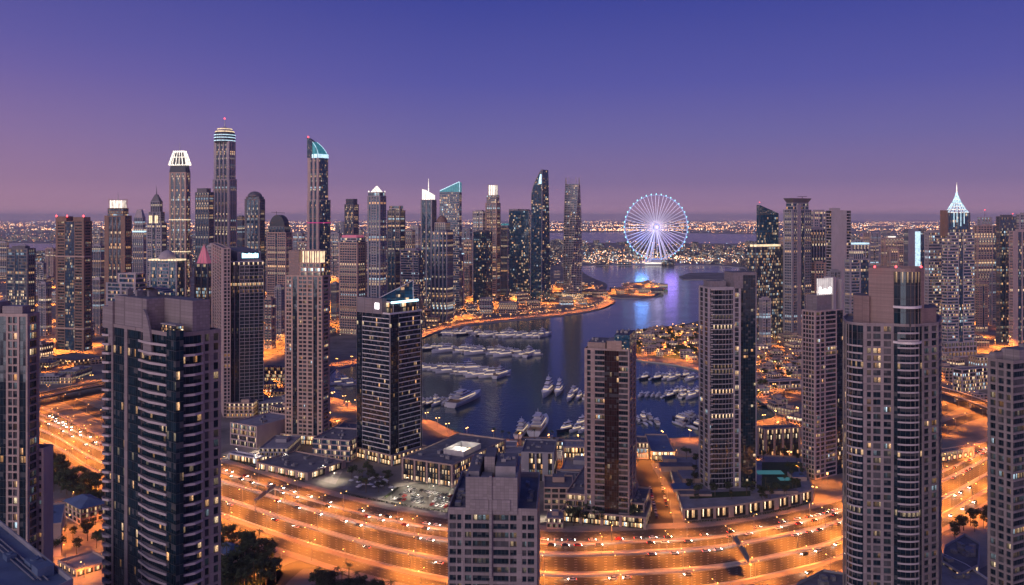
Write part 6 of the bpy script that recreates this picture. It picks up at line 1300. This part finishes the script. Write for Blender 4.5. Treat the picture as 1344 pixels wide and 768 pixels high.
def berth(label, group, a, c, sides, pool, seed, head=0.0, fill=.93):
    """yachts side by side, stern to a pontoon"""
    p, q, e, n = pontoon('grey pontoon of ' + group, a, c); r = random.Random(seed); made = []
    for s in sides:
        t = 3.0; L = (q - p).length
        while t < L - 2:
            pr, ln = r.choice(pool); sc_ = r.uniform(.95, 1.25); wd = ln * (.27 if ln < 20 else .21) * sc_ + .9
            if r.random() < fill:
                dr = n * s; dr.rotate(Matrix.Rotation(-.62, 2)); base = p + e * (t + wd / 2) + n * s * 2.6 + dr * (ln * sc_ / 2); ang = math.atan2(dr.y, dr.x) - math.pi / 2 + (math.pi if r.random() < .25 else 0) + r.uniform(-.04, .04)
                if inside(base.x, base.y, harb): made.append(moor(pr, base.x, base.y, ang, sc_))
            t += wd * 1.4 + .8
    made.sort(key=lambda o: o.location.x / o.location.y)
    for i, o in enumerate(made): o['label'] = '%s %s, %s from the left' % (('masted yacht' if o.name.startswith('sailing') else 'navy hulled yacht' if any('hull_navy' in [m.name for m in c.data.materials if m] for c in o.children if c.type == 'MESH') else 'white yacht'), label, nth(i)); o['group'] = group
    return made
S, MD, LG = [(YS[0], 11), (YS[1], 14), (YS[1], 14), (YS[4], 13)], [(YS[0], 11), (YN, 20), (YS[4], 13), (YS[1], 14), (YS[2], 17), (YS[2], 17), (YS[3], 21), (YS[4], 13)], [(YS[2], 17), (YS[3], 21), (YS[5], 26)]
XL = [(YS[2], 17), (YS[4], 15), (YN, 20), (YS[1], 14), (YS[3], 21), (YS[3], 21), (YS[5], 26), (YB[0], 34)]
berth('at the uppermost pontoon of the harbour', 'yachts at the uppermost pontoon', (585, 437), (712, 441.5), (1, -1), XL, 1)
berth('at the second pontoon from the top', 'yachts at the second pontoon', (556, 456), (696, 466), (1, -1), XL, 2)
berth('at the third pontoon from the top', 'yachts at the third pontoon', (545, 480), (656, 493), (1, -1), XL, 3)
berth('at the fourth pontoon beside the sail roof tower', 'yachts at the fourth pontoon', (552, 528), (604, 526), (1, -1), XL, 4)
berth('at the pontoon left of the sail roof tower', 'yachts at the west end pontoon', (436, 500), (470, 503), (1, -1), MD, 5)
berth('at the pontoon left of the slim pink tower', 'yachts at the middle pontoon', (744, 519), (790, 516), (1, -1), LG, 6)
berth('near the quay left of the slim pink tower', 'yachts near the quay by the slim tower', (744, 560), (786, 561), (1, -1), MD, 7)
berth('at the upper pontoon right of the slim tower', 'yachts at the upper right pontoon', (838, 494), (916, 495.5), (1, -1), MD, 8)
berth('at the middle pontoon right of the slim tower', 'yachts at the middle right pontoon', (838, 517), (914, 517.5), (1, -1), MD, 9, fill=.8)
berth('at the lower pontoon right of the slim tower', 'yachts at the lower right pontoon', (838, 554), (860, 549), (1, -1), MD, 10)
berth('at the pontoon left of the white banded tower', 'yachts by the white banded tower', (897, 559), (917, 543), (1, -1), MD, 11)
def big(p, px, py, rz, label, s=1.0): x, y = G(px, py); o = moor(p, x, y, rz, s); o['label'] = label; return o
big(YB[1], 709, 560, R(-12), 'longest white yacht with three decks berthed at the near quay', 1.55); big(YB[0], 687, 566, R(-14), 'shorter three deck yacht berthed left of the longest yacht at the near quay', 1.35)
big(YB[0], 718, 515, R(168), 'big three deck yacht bow on, leftmost at the middle of the harbour', 1.6); big(YB[0], 733, 514, R(170), 'narrower big yacht bow on beside the leftmost one mid harbour', 1.35)
big(YB[2], 612, 525, R(-24), 'large white yacht with sharp bow at the end of the fourth pontoon', 1.3); big(YB[0], 715, 440, R(-32), 'big yacht lying across the end of the uppermost pontoon', 1.4)
big(YB[0], 697, 465, R(-24), 'big yacht lying across the end of the second pontoon', 1.4); big(YB[0], 660, 492, R(-28), 'big yacht lying across the end of the third pontoon', 1.3)

# ------------------------------------------------------------------ trees
def leaf_cloud(b, lobes, n, size, r):
    for _ in range(n):
        c, rad = r.choice(lobes); v = Vector((r.gauss(0, 1), r.gauss(0, 1), r.gauss(0, 1))).normalized() * rad * r.uniform(.55, 1.05); p = Vector(c) + Vector((v.x, v.y, v.z * .75)); s = size * r.uniform(.6, 1.3)
        nrm = (v.normalized() + Vector((r.uniform(-.7, .7), r.uniform(-.7, .7), r.uniform(-.3, .9)))).normalized(); o = nrm.orthogonal().normalized(); q = nrm.cross(o)
        b.face([tuple(p + o * s), tuple(p + q * s * .6), tuple(p - o * s), tuple(p - q * s * .6)])
def broad_tree(h, seed, mat):
    r = random.Random(seed); o = thing('tree', 'x', 'tree', (0, 0, -700)); b = MB(); b.tube((0, 0, 0), (.15, 0, h * .45), .28, .16, 6); lobes = []
    for i in range(8):
        a = r.uniform(0, 6.28); d = h * r.uniform(.08, .30); c = (d * math.cos(a), d * math.sin(a), h * r.uniform(.5, .85)); lobes.append((c, h * r.uniform(.12, .22))); b.tube((.15, 0, h * .42), c, .10, .04, 4)
    b.build('trunk', 'bark', o); b = MB(); leaf_cloud(b, lobes, 620, h * .042, r); b.build('crown', mat, o); return o
def palm(h, seed):
    r = random.Random(seed); o = thing('palm_tree', 'x', 'palm', (0, 0, -700)); b = MB(); b.tube((0, 0, 0), (.3, .1, h), .24, .16, 6); b.build('trunk', 'bark', o); b = MB()
    for i in range(17):
        a = i * 2.4 + r.uniform(-.2, .2); el = r.uniform(-.2, .9); L = r.uniform(2.2, 3.1); prev = None
        for k in range(6):
            t = k / 5; d = L * t; z = h + d * el - 1.1 * t * t * L * .55; w = .42 * (1 - t) + .1 * (k == 0); c = (.3 + d * math.cos(a), .1 + d * math.sin(a)); l = ((c[0] - w * math.sin(a), c[1] + w * math.cos(a), z - .12), (*c, z), (c[0] + w * math.sin(a), c[1] - w * math.cos(a), z - .12))
            if prev: b.face([prev[0], prev[1], l[1], l[0]]); b.face([prev[1], prev[2], l[2], l[1]])
            prev = l
    b.build('crown', 'foliage_palm', o); return o
TR = [broad_tree(11, 1, 'foliage_dark'), broad_tree(13, 2, 'foliage_mid'), broad_tree(9, 3, 'foliage_dark'), broad_tree(8, 4, 'foliage_mid')]; PM = [palm(9, 5), palm(11, 6)]
def grove(protos, poly, n, gap, label, group, seed):
    global TAKEN
    keep = TAKEN; TAKEN = [(a, c, k * .75) for a, c, k in keep]; m = scatter(protos, poly, n, gap, label, group, seed, .5, rot=1); TAKEN = keep; return m
grove(TR, [(56, 588), (100, 614), (138, 648), (138, 634), (100, 600), (58, 580)] if False else [(54, 598), (138, 650), (138, 668), (54, 640)], 60, 2.8, 'dark leafy tree in the strip between highway and villas at the left', 'trees between highway and left villas', 21)
grove(TR + PM, [(288, 704), (340, 722), (372, 752), (352, 780), (288, 780)], 66, 2.6, 'dark tree in the small park beside the slip road', 'trees of the park beside the slip road', 22)
grove(TR + PM[:1], [(405, 790), (428, 772), (452, 765), (530, 795), (585, 805)], 36, 3, 'dark tree on the verge at the bottom edge of the photo', 'trees along the bottom edge', 23)
grove(TR, [(820, 460), (912, 472), (916, 430), (850, 436)], 60, 7, 'dark round tree among the villas of the wooded peninsula', 'trees of the wooded peninsula', 24)
grove(TR + PM, [(994, 530), (1052, 505), (1052, 470), (994, 470)], 22, 7, 'tree in the gardens right of the white banded tower', 'trees right of the white banded tower', 25)
grove(PM, [(640, 584), (836, 588), (836, 582), (640, 578.5)], 16, 4, 'palm on the quay promenade in front of the yachts', 'palms of the near promenade', 26)
grove(PM + TR, [(720, 690), (800, 692), (850, 688), (850, 683), (720, 684)], 16, 3, 'small tree on the pavement below the slim pink tower', 'trees on the pavement below the slim tower', 27)
grove(TR, [(60, 700), (140, 712), (140, 740), (70, 735)], 9, 4, 'bushy tree in the courtyard at the lower left', 'trees of the lower left courtyard', 28)
grove(PM + TR, [(445, 640), (498, 653), (520, 640), (480, 620)], 12, 4, 'small tree on the terrace below the sail roof tower', 'trees on the terrace below the sail roof tower', 29)
grove(TR, [(1245, 700), (1298, 680), (1298, 690), (1250, 715)], 10, 4, 'low bush on the verge beside the right edge tower', 'bushes beside the right edge tower', 30)
rt = random.Random(77)
for i in range(60):                                 # garden on the shopping podium
    for _ in range(200):
        px, py = rt.uniform(900, 1060), rt.uniform(612, 676); x, y = G(px, py)
        if inside(x, y, pp) and not any((x - a) ** 2 + (y - c) ** 2 < (k * .8) ** 2 for a, c, k in TAKEN if k > 12) and abs(px - 1012) + abs(py - 633) > 26: break
    o = copy_tree(rt.choice(TR + PM), (x, y, 6.9), rt.uniform(0, 6), rt.uniform(.5, .95)); o['label'] = 'small garden tree on the roof of the shopping podium'; o['group'] = 'roof garden trees of the shopping podium'

def parasol():
    r = thing('parasol', 'x', 'parasol', (0, 0, -500)); b = MB(); b.tube((0, 0, 0), (0, 0, 2.6), .05, n=5); b.build('pole', 'metal_grey', r); b = MB(); b.lathe([(1.9, 2.2), (1.85, 2.3), (.1, 2.95)], 8); b.build('canopy', 'white_paint', r); b = MB(); b.lathe([(.5, 0), (.5, .08)], 10); b.lathe([(.6, .72), (.6, .76)], 12); b.build('table', 'metal_dark', r); return r
PR = parasol(); kids(PR)
for i in range(46):
    px, py = rt.uniform(448, 520), rt.uniform(624, 650)
    if i > 24: px, py = rt.uniform(655, 765), rt.uniform(583, 590)
    if i <= 24 and not inside(px, py, [(440, 636), (498, 652), (522, 640), (480, 618)]): px, py = 470 + (i % 6) * 7, 630 + (i // 6) * 3.2
    x, y = G(px, py); o = PR if i == 0 else copy_tree(PR, (x, y, .08), rt.uniform(0, 6)); o.location = (x, y, .08)
    o['label'], o['group'] = ('white parasol on the terrace below the sail roof tower', 'parasols on the sail roof terrace') if i <= 24 else ('white parasol on the plaza behind the near quay', 'parasols on the quay plaza')
def hedge(label, px, w=1.6, h=1.5):
    c = catmull([G(*p) for p in px], 16); o = thing('hedge', label, 'hedge', (*c[8], 0)); r = random.Random(len(px) * 7 + int(px[0][0])); lob = []
    for a_, b_ in zip(c, c[1:]):
        n = max(1, int((b_ - a_).length / 1.6))
        for k in range(n): q = a_.lerp(b_, k / n) - c[8]; lob.append(((q.x, q.y, h * .5), h * r.uniform(.5, .75)))
    b = MB(); leaf_cloud(b, lob, len(lob) * 16, .42, r); b.build('foliage', 'foliage_dark', o)
hedge('clipped hedge along the highway pavement below the car park', [(448, 648), (500, 659), (560, 669), (590, 673)]); hedge('hedge between the terrace and the lit car park', [(522, 641), (505, 655)]); hedge('hedge along the highway pavement below the market hall', [(300, 603), (345, 617), (400, 633)]); hedge('hedge on the pavement before the shopping podium', [(900, 687), (960, 682), (1020, 672), (1066, 660)])

# ------------------------------------------------------------------ lamps, gantries, cars
FAR_LAMPS = MB()
def lampset(pr, pts, label, group, stuff=False):
    """pts: (x, y, heading)"""
    made = []
    if stuff:                                          # too small in the photo to count: one object for all of them, each with its own light
        h, arm, ld = pr['h'], pr['arm'], [k.data for k in pr.children if k.type == 'LIGHT'][0]
        for x, y, a in pts:
            FAR_LAMPS.tube((x, y, 0), (x, y, h), .2, .14, 5)
            for s in (-1, 1): cx, cy = x + math.cos(a) * arm * s, y + math.sin(a) * arm * s; FAR_LAMPS.box(cx - .5, cx + .5, cy - .3, cy + .3, h - .2, h + .1, 1)
            link('lamp_light', ld, None, (x, y, h - .7))
        return made
    for i, (x, y, a) in enumerate(pts):
        if i == 0 and pr.location.z < -400: kids(pr); [kids(k) for k in kids(pr)]; pr.location = (x, y, 0); pr.rotation_euler = (0, 0, a); o = pr
        else: o = copy_tree(pr, (x, y, 0), a)
        made.append(o); o['group'] = group
    number_labels(made, label)
    return made
def along(c, step, off=0.0, z=0):
    o = []; acc = step / 2
    for a, b_ in zip(c, c[1:]):
        a, b_ = Vector(a), Vector(b_); L = (b_ - a).length; e = (b_ - a) / max(L, 1e-6)
        while acc < L: q = a + e * acc + Vector((e.y, -e.x)) * off; o.append((q.x, q.y, math.atan2(e.y, e.x) + math.pi / 2)); acc += step
        acc -= L
    return o
def seen(pts, m=60, below=850): return [p for p in pts if p[1] > 50 and -m < proj(p[0], p[1], 0)[0] < 1344 + m and proj(p[0], p[1], 0)[1] < below]
HWY = [lamp_proto('street_lamp', 11.5, (-1, 1), 135000, SOD, 'lamp_sodium', 2.6, label='x', cone=150) for _ in range(1)][0]
for v, step, nmx in ((.232, 48, 'far verge'), (.375, 40, 'second verge'), (.605, 40, 'central median'), (.812, 40, 'near verge'), (.965, 80, 'near pavement')):
    lampset(HWY, seen(along(hline(v), step)), 'tall sodium street lamp on the ' + nmx + ' of the highway, {n} from the left', 'street lamps of the highway ' + nmx)
STR = lamp_proto('street_lamp', 9, (1,), 26000, SOD, 'lamp_sodium', 1.6, label='x')
PRO = lamp_proto('street_lamp', 8, (1,), 70000, SOD, 'lamp_sodium', 1.4, label='x')
lampset(PRO, seen(along(ROADS['promenade far'], 26)), 'l', 'l', True)
lampset(STR, seen(along(ROADS['promenade near'], 26)), 'l', 'l', True)
for k, step, off, txt in (('marina street', 26, 8, 'marina street'), ('cross street', 34, 6, 'street behind the slim pink tower'), ('quay road', 34, 6, 'quay of the wooded peninsula'), ('slip road', 30, 7, 'slip road at the bottom'), ('villa street', 30, 6, 'street of the left villas'), ('ramp west', 36, 8, 'left ramp'), ('ramp east', 34, 8, 'right ramp'), ('east lower', 36, 8, 'lower right ramp'), ('garden road', 36, 6, 'garden road')):
    lampset(STR, seen(along(ROADS[k], step, off)), 'lamp beside the ' + txt + ', {n} from the left', 'lamps of the ' + txt)
# the lamps of the far streets
BIG = lamp_proto('street_lamp', 18, (-1, 1), 900000, SOD, 'lamp_sodium', 2.6, label='x')
for k, txt in (('back road west', 'back road among the left skyline'), ('back road mid', 'back street behind the lantern tower'), ('east road', 'back road on the right')): lampset(BIG, seen(along(ROADS[k], 60)), 'tall lamp of the ' + txt + ', {n} from the left', 'lamps of the ' + txt, True)
for f, zd, txt in ((FLY[0], 9, 'left flyover'), (FLY[1], 9, 'right flyover')):
    for o in lampset(HWY, seen(along(f, 42, 10)), 'lamp of the ' + txt + ', {n} from the left', 'lamps of the ' + txt): o.location.z = zd
rl = random.Random(3)
def spread(pr, poly, n, gap, label, group, stuff=False):
    pts = []; xs = [p[0] for p in poly]; ys = [p[1] for p in poly]; t = 0
    while len(pts) < n and t < 4000:
        t += 1; px, py = rl.uniform(min(xs), max(xs)), rl.uniform(min(ys), max(ys))
        if not inside(px, py, poly): continue
        x, y = G(px, py)
        if wet(x, y) or any((x - a) ** 2 + (y - c) ** 2 < (k * .75) ** 2 for a, c, k in TAKEN if k > 10) or any(math.dist((x, y), p[:2]) < gap for p in pts): continue
        pts.append((x, y, rl.uniform(0, 6)))
    return lampset(pr, pts, label, group, stuff)
spread(PRO, [(818, 464), (914, 476), (916, 428), (850, 434), (816, 444)], 70, 15, 'l', 'l', True)
spread(PRO, [(994, 525), (1052, 505), (1052, 432), (994, 432)], 26, 36, 'lamp', 'lamps', True)
spread(BIG, [(600, 418), (760, 400), (795, 388), (765, 372), (620, 380), (560, 400)], 34, 40, 'tall lamp at the foot of the sail towers, {n} from the left', 'lamps around the sail towers', True)
spread(BIG, [(0, 475), (140, 470), (140, 350), (0, 350)], 34, 50, 'tall lamp in the low city at the far left, {n} from the left', 'lamps of the far left low city', True)
spread(BIG, [(994, 430), (1344, 480), (1344, 350), (994, 350)], 46, 60, 'tall lamp between the towers on the right, {n} from the left', 'lamps among the right skyline', True)
spread(BIG, [(470, 415), (560, 430), (560, 372), (300, 385), (320, 470)], 34, 50, 'tall lamp between the towers left of the harbour, {n} from the left', 'lamps among the left skyline', True)
spread(STR, [(60, 650), (138, 672), (138, 760), (84, 760)], 8, 22, 'lamp among the villas at the lower left, {n} from the left', 'lamps of the lower left villas')
COOL = lamp_proto('street_lamp', 7, (1,), 26000, (1, .86, .62), 'lamp_white', 1.0, label='x')
spread(COOL, [(505, 655), (592, 670), (598, 645), (540, 634)], 8, 14, 'white lamp over the lit car park, {n} from the left', 'white lamps of the car park')
spread(COOL, [(295, 598), (345, 612), (440, 634), (445, 622), (330, 590)], 8, 22, 'white lamp on the plaza beside the highway, {n} from the left', 'white lamps of the plaza')
spread(COOL, [(640, 600), (770, 610), (770, 586), (640, 584)], 6, 22, 'white lamp on the plaza behind the quay, {n} from the left', 'white lamps behind the quay')
spread(COOL, [(720, 684), (850, 682), (850, 687), (720, 689)], 7, 12, 'white lamp before the slim pink tower, {n} from the left', 'white lamps before the slim tower')
PIER_L = lamp_proto('street_lamp', 14, (-1, 1), 160000, (1, .70, .42), 'lamp_white', 2.4, label='x')
spread(PIER_L, [(770, 347.5), (985, 348), (985, 340), (770, 338)], 12, 120, 'floodlight mast on the waterfront around the wheel, {n} from the left', 'floodlights around the wheel', True)
spread(PRO, [(430, 520), (470, 540), (470, 604), (430, 590), (372, 560), (372, 520)], 12, 22, 'l', 'l', True)
spread(PRO, [(1000, 548), (1052, 540), (1060, 640), (1070, 655), (1052, 612), (1000, 604)], 9, 24, 'l', 'l', True)
spread(PRO, [(560, 432), (760, 414), (785, 404), (760, 398), (600, 415), (556, 424)], 16, 36, 'l', 'l', True)
spread(PRO, [(298, 500), (372, 500), (372, 548), (298, 545)], 8, 30, 'l', 'l', True)
spread(PRO, [(1108, 470), (1060, 540), (1056, 640), (1104, 640)], 8, 26, 'l', 'l', True)
spread(PRO, [(0, 475), (140, 470), (140, 500), (0, 520)], 8, 30, 'l', 'l', True)
spread(BIG, [(795, 387), (858, 388), (870, 379), (850, 371.5), (825, 373)], 9, 40, 'l', 'l', True)

o = FAR_LAMPS.build('distant_street_lamps', ['metal_grey', 'lamp_sodium']); tag(o, 'sodium street lamps of the far streets between the towers', 'street lamps', None, 'stuff')

def gantry(label, a, c, hgt, panel):
    p, q = Vector(Gz(*a, hgt)), Vector(Gz(*c, hgt)); r = thing('sign_gantry', label, 'road sign', (*((p + q) / 2), 0)); d = q - p; e = d.normalized(); n = Vector((-e.y, e.x)); L = d.length / 2
    for s in (-1, 1): b = MB(); b.tube((*(e * L * s), 0), (*(e * L * s), hgt), .3, .25, 8); b.build('post', 'metal_grey', r)
    b = MB(); b.prism([tuple(-e * L - n * .9), tuple(e * L - n * .9), tuple(e * L + n * .9), tuple(-e * L + n * .9)], hgt, hgt + .9, bottom=True); b.build('beam', 'metal_grey', r)
    for s0, s1 in panel: b = MB(); b.prism([tuple(e * L * s0 - n * 1.1), tuple(e * L * s1 - n * 1.1), tuple(e * L * s1 - n * .95), tuple(e * L * s0 - n * .95)], hgt - .6, hgt + 2.6, bottom=True); b.build('sign_panel', 'metal_grey', r)
gantry('grey sign gantry over the highway left of the market hall', (335, 657), (361, 638), 7.5, [(-.8, -.1), (.1, .8)]); gantry('grey sign gantry over the near carriageway left of the curved tower', (985, 742), (962, 704), 7.5, [(-.7, .1), (.3, .8)])

plain('car_white', (.7, .7, .7), .25, var=.03); plain('car_silver', (.35, .35, .37), .25, .4, var=.03); plain('car_dark', (.03, .03, .035), .2, var=.05); plain('car_red', (.28, .02, .02), .25, var=.05); plain('tyre', (.02, .02, .02), .9)
def car_proto(paint, lit, van=False):
    r = thing('car', 'x', 'car', (0, 0, -600)); b = MB()
    prof = [(-2.25, .35), (-2.3, .8), (-2.15, .95), (-1.4, 1.0), (.9, 1.0), (2.05, .85), (2.25, .6), (2.25, .35)]
    b.loft([[(y, -.9, z) for y, z in prof], [(y, .9, z) for y, z in prof]]); bd = b.build('body', paint, r)
    top = [(-1.9, 1.0), (-1.3, 1.45), (.35, 1.47), (1.15, 1.0)] if not van else [(-2.1, 1.0), (-2.05, 1.95), (1.0, 1.95), (1.7, 1.0)]
    b = MB(); b.loft([[(y, -.84, z) for y, z in top[:1]] + [(y, -.68, z) for y, z in top[1:3]] + [(top[3][0], -.84, 1.0)], [(y, .84, z) for y, z in top[:1]] + [(y, .68, z) for y, z in top[1:3]] + [(top[3][0], .84, 1.0)]]); b.build('windows', 'boat_glass', r)
    zt = top[1][1]; b = MB(); b.box(top[1][0] - .02, top[2][0] + .02, -.69, .69, zt - .02, zt + .06); b.build('roof', paint, r)
    w = MB()
    for s in (-1, 1): w.tube((0, -.1, 0), (0, .1, 0), .33, n=10) if s > 0 else None
    wm = w.mesh('wheel', 'tyre')
    for x in (-1.4, 1.4):
        for y in (-.84, .84): link('wheel', wm, r, (x, y, .33))
    for y in (-.6, .6):
        b = MB(); b.box(2.2, 2.32, y - .2, y + .2, .6, .8); b.build('headlight', 'headlight' if lit else 'metal_grey', bd); b = MB(); b.box(-2.36, -2.24, y - .2, y + .2, .68, .86); b.build('tail_light', 'tail_light' if lit else 'car_red', bd)
    if lit: l = light('headlight_beam', 'SPOT', 2600, (1, .9, .75), r, (2.4, 0, .8), .15, 70, .8); l.rotation_euler = (0, R(-76), 0); l.data.use_shadow = True
    return r
CN = {'car_white': 'white', 'car_silver': 'silver', 'car_dark': 'black', 'car_red': 'dark red'}
CARS = {(p, l, v): None for p in CN for l in (0, 1) for v in (0,)}
def put_car(x, y, a, lit, r_):
    p = r_.choices(list(CN), (6, 4, 3, 1))[0]; k = (p, lit, 0)
    if CARS[k] is None: CARS[k] = car_proto(p, lit); kids(CARS[k]); o = CARS[k]; o.location = (x, y, .06); o.rotation_euler = (0, 0, a)
    else: o = copy_tree(CARS[k], (x, y, .06), a)
    o['paint'] = CN[p]; return o
def stream(v, n, i0, i1, direction, txt, grp, seed):
    r_ = random.Random(seed); made = []
    for _ in range(n):
        t = r_.uniform(i0, i1); i = int(t); a, c = Vector(hv(i, v)), Vector(hv(i + 1, v)); q = a.lerp(c, t - i); e = (c - a).normalized() * direction
        px, py = proj(q.x, q.y, 0)
        if not (0 < px < 1344 and py < 766) or any((o.location.xy - q).length < 7.5 for o in made): continue
        made.append(put_car(q.x, q.y, math.atan2(e.y, e.x), 1, r_))
    made.sort(key=lambda o: o.location.x / o.location.y)
    for i, o in enumerate(made): o['label'] = '%s lit car in the %s, %s from the left' % (o['paint'], txt, nth(i)); o['group'] = grp; del o['paint']
stream(.200, 105, 10, 144, 1, 'far service lane', 'cars in the far service lane', 1); stream(.268, 90, 10, 144, 1, 'far carriageway', 'cars in the far carriageway', 2); stream(.41, 44, 10, 144, 1, 'second carriageway', 'cars in the second carriageway', 3)
stream(.66, 20, 10, 144, -1, 'third carriageway', 'cars in the third carriageway', 4); stream(.87, 8, 10, 144, -1, 'near service lane', 'cars in the near service lane', 5)
def parked(poly, nx, ny, ang, txt, grp, seed, fill=.85):
    """rows of parked cars inside a quadrilateral of photo points"""
    r_ = random.Random(seed); a, b_, c, d = [Vector(G(*p)) for p in poly]; made = []
    for i in range(nx):
        for j in range(ny):
            if r_.random() > fill: continue
            q = a.lerp(b_, (i + .5) / nx).lerp(d.lerp(c, (i + .5) / nx), (j + .5) / ny); made.append(put_car(q.x, q.y, ang + r_.uniform(-.05, .05) + r_.choice((0, math.pi)), 0, r_))
    made.sort(key=lambda o: o.location.x / o.location.y)
    for i, o in enumerate(made): o['label'] = '%s parked car %s, %s from the left' % (o['paint'], txt, nth(i)); o['group'] = grp; del o['paint']
parked([(512, 657), (588, 669), (594, 650), (540, 640)], 12, 4, 1.2, 'in the lit car park', 'cars in the car park', 1); parked([(862, 690), (851, 640), (855, 640), (867, 690)], 14, 1, 1.5, 'along the left kerb of the marina street', 'cars along the marina street', 2); parked([(873, 668), (866, 634), (870, 634), (878, 668)], 9, 1, 1.5, 'along the right kerb of the marina street', 'cars along the marina street right kerb', 3)
for o in bpy.data.objects:                       # prototypes never placed
    pass
def drop(o):
    for c in [c for c in bpy.data.objects if c.parent == o]: drop(c)
    bpy.data.objects.remove(o)
for o in [o for o in bpy.data.objects if o.parent is None and o.location.z < -400]: drop(o)
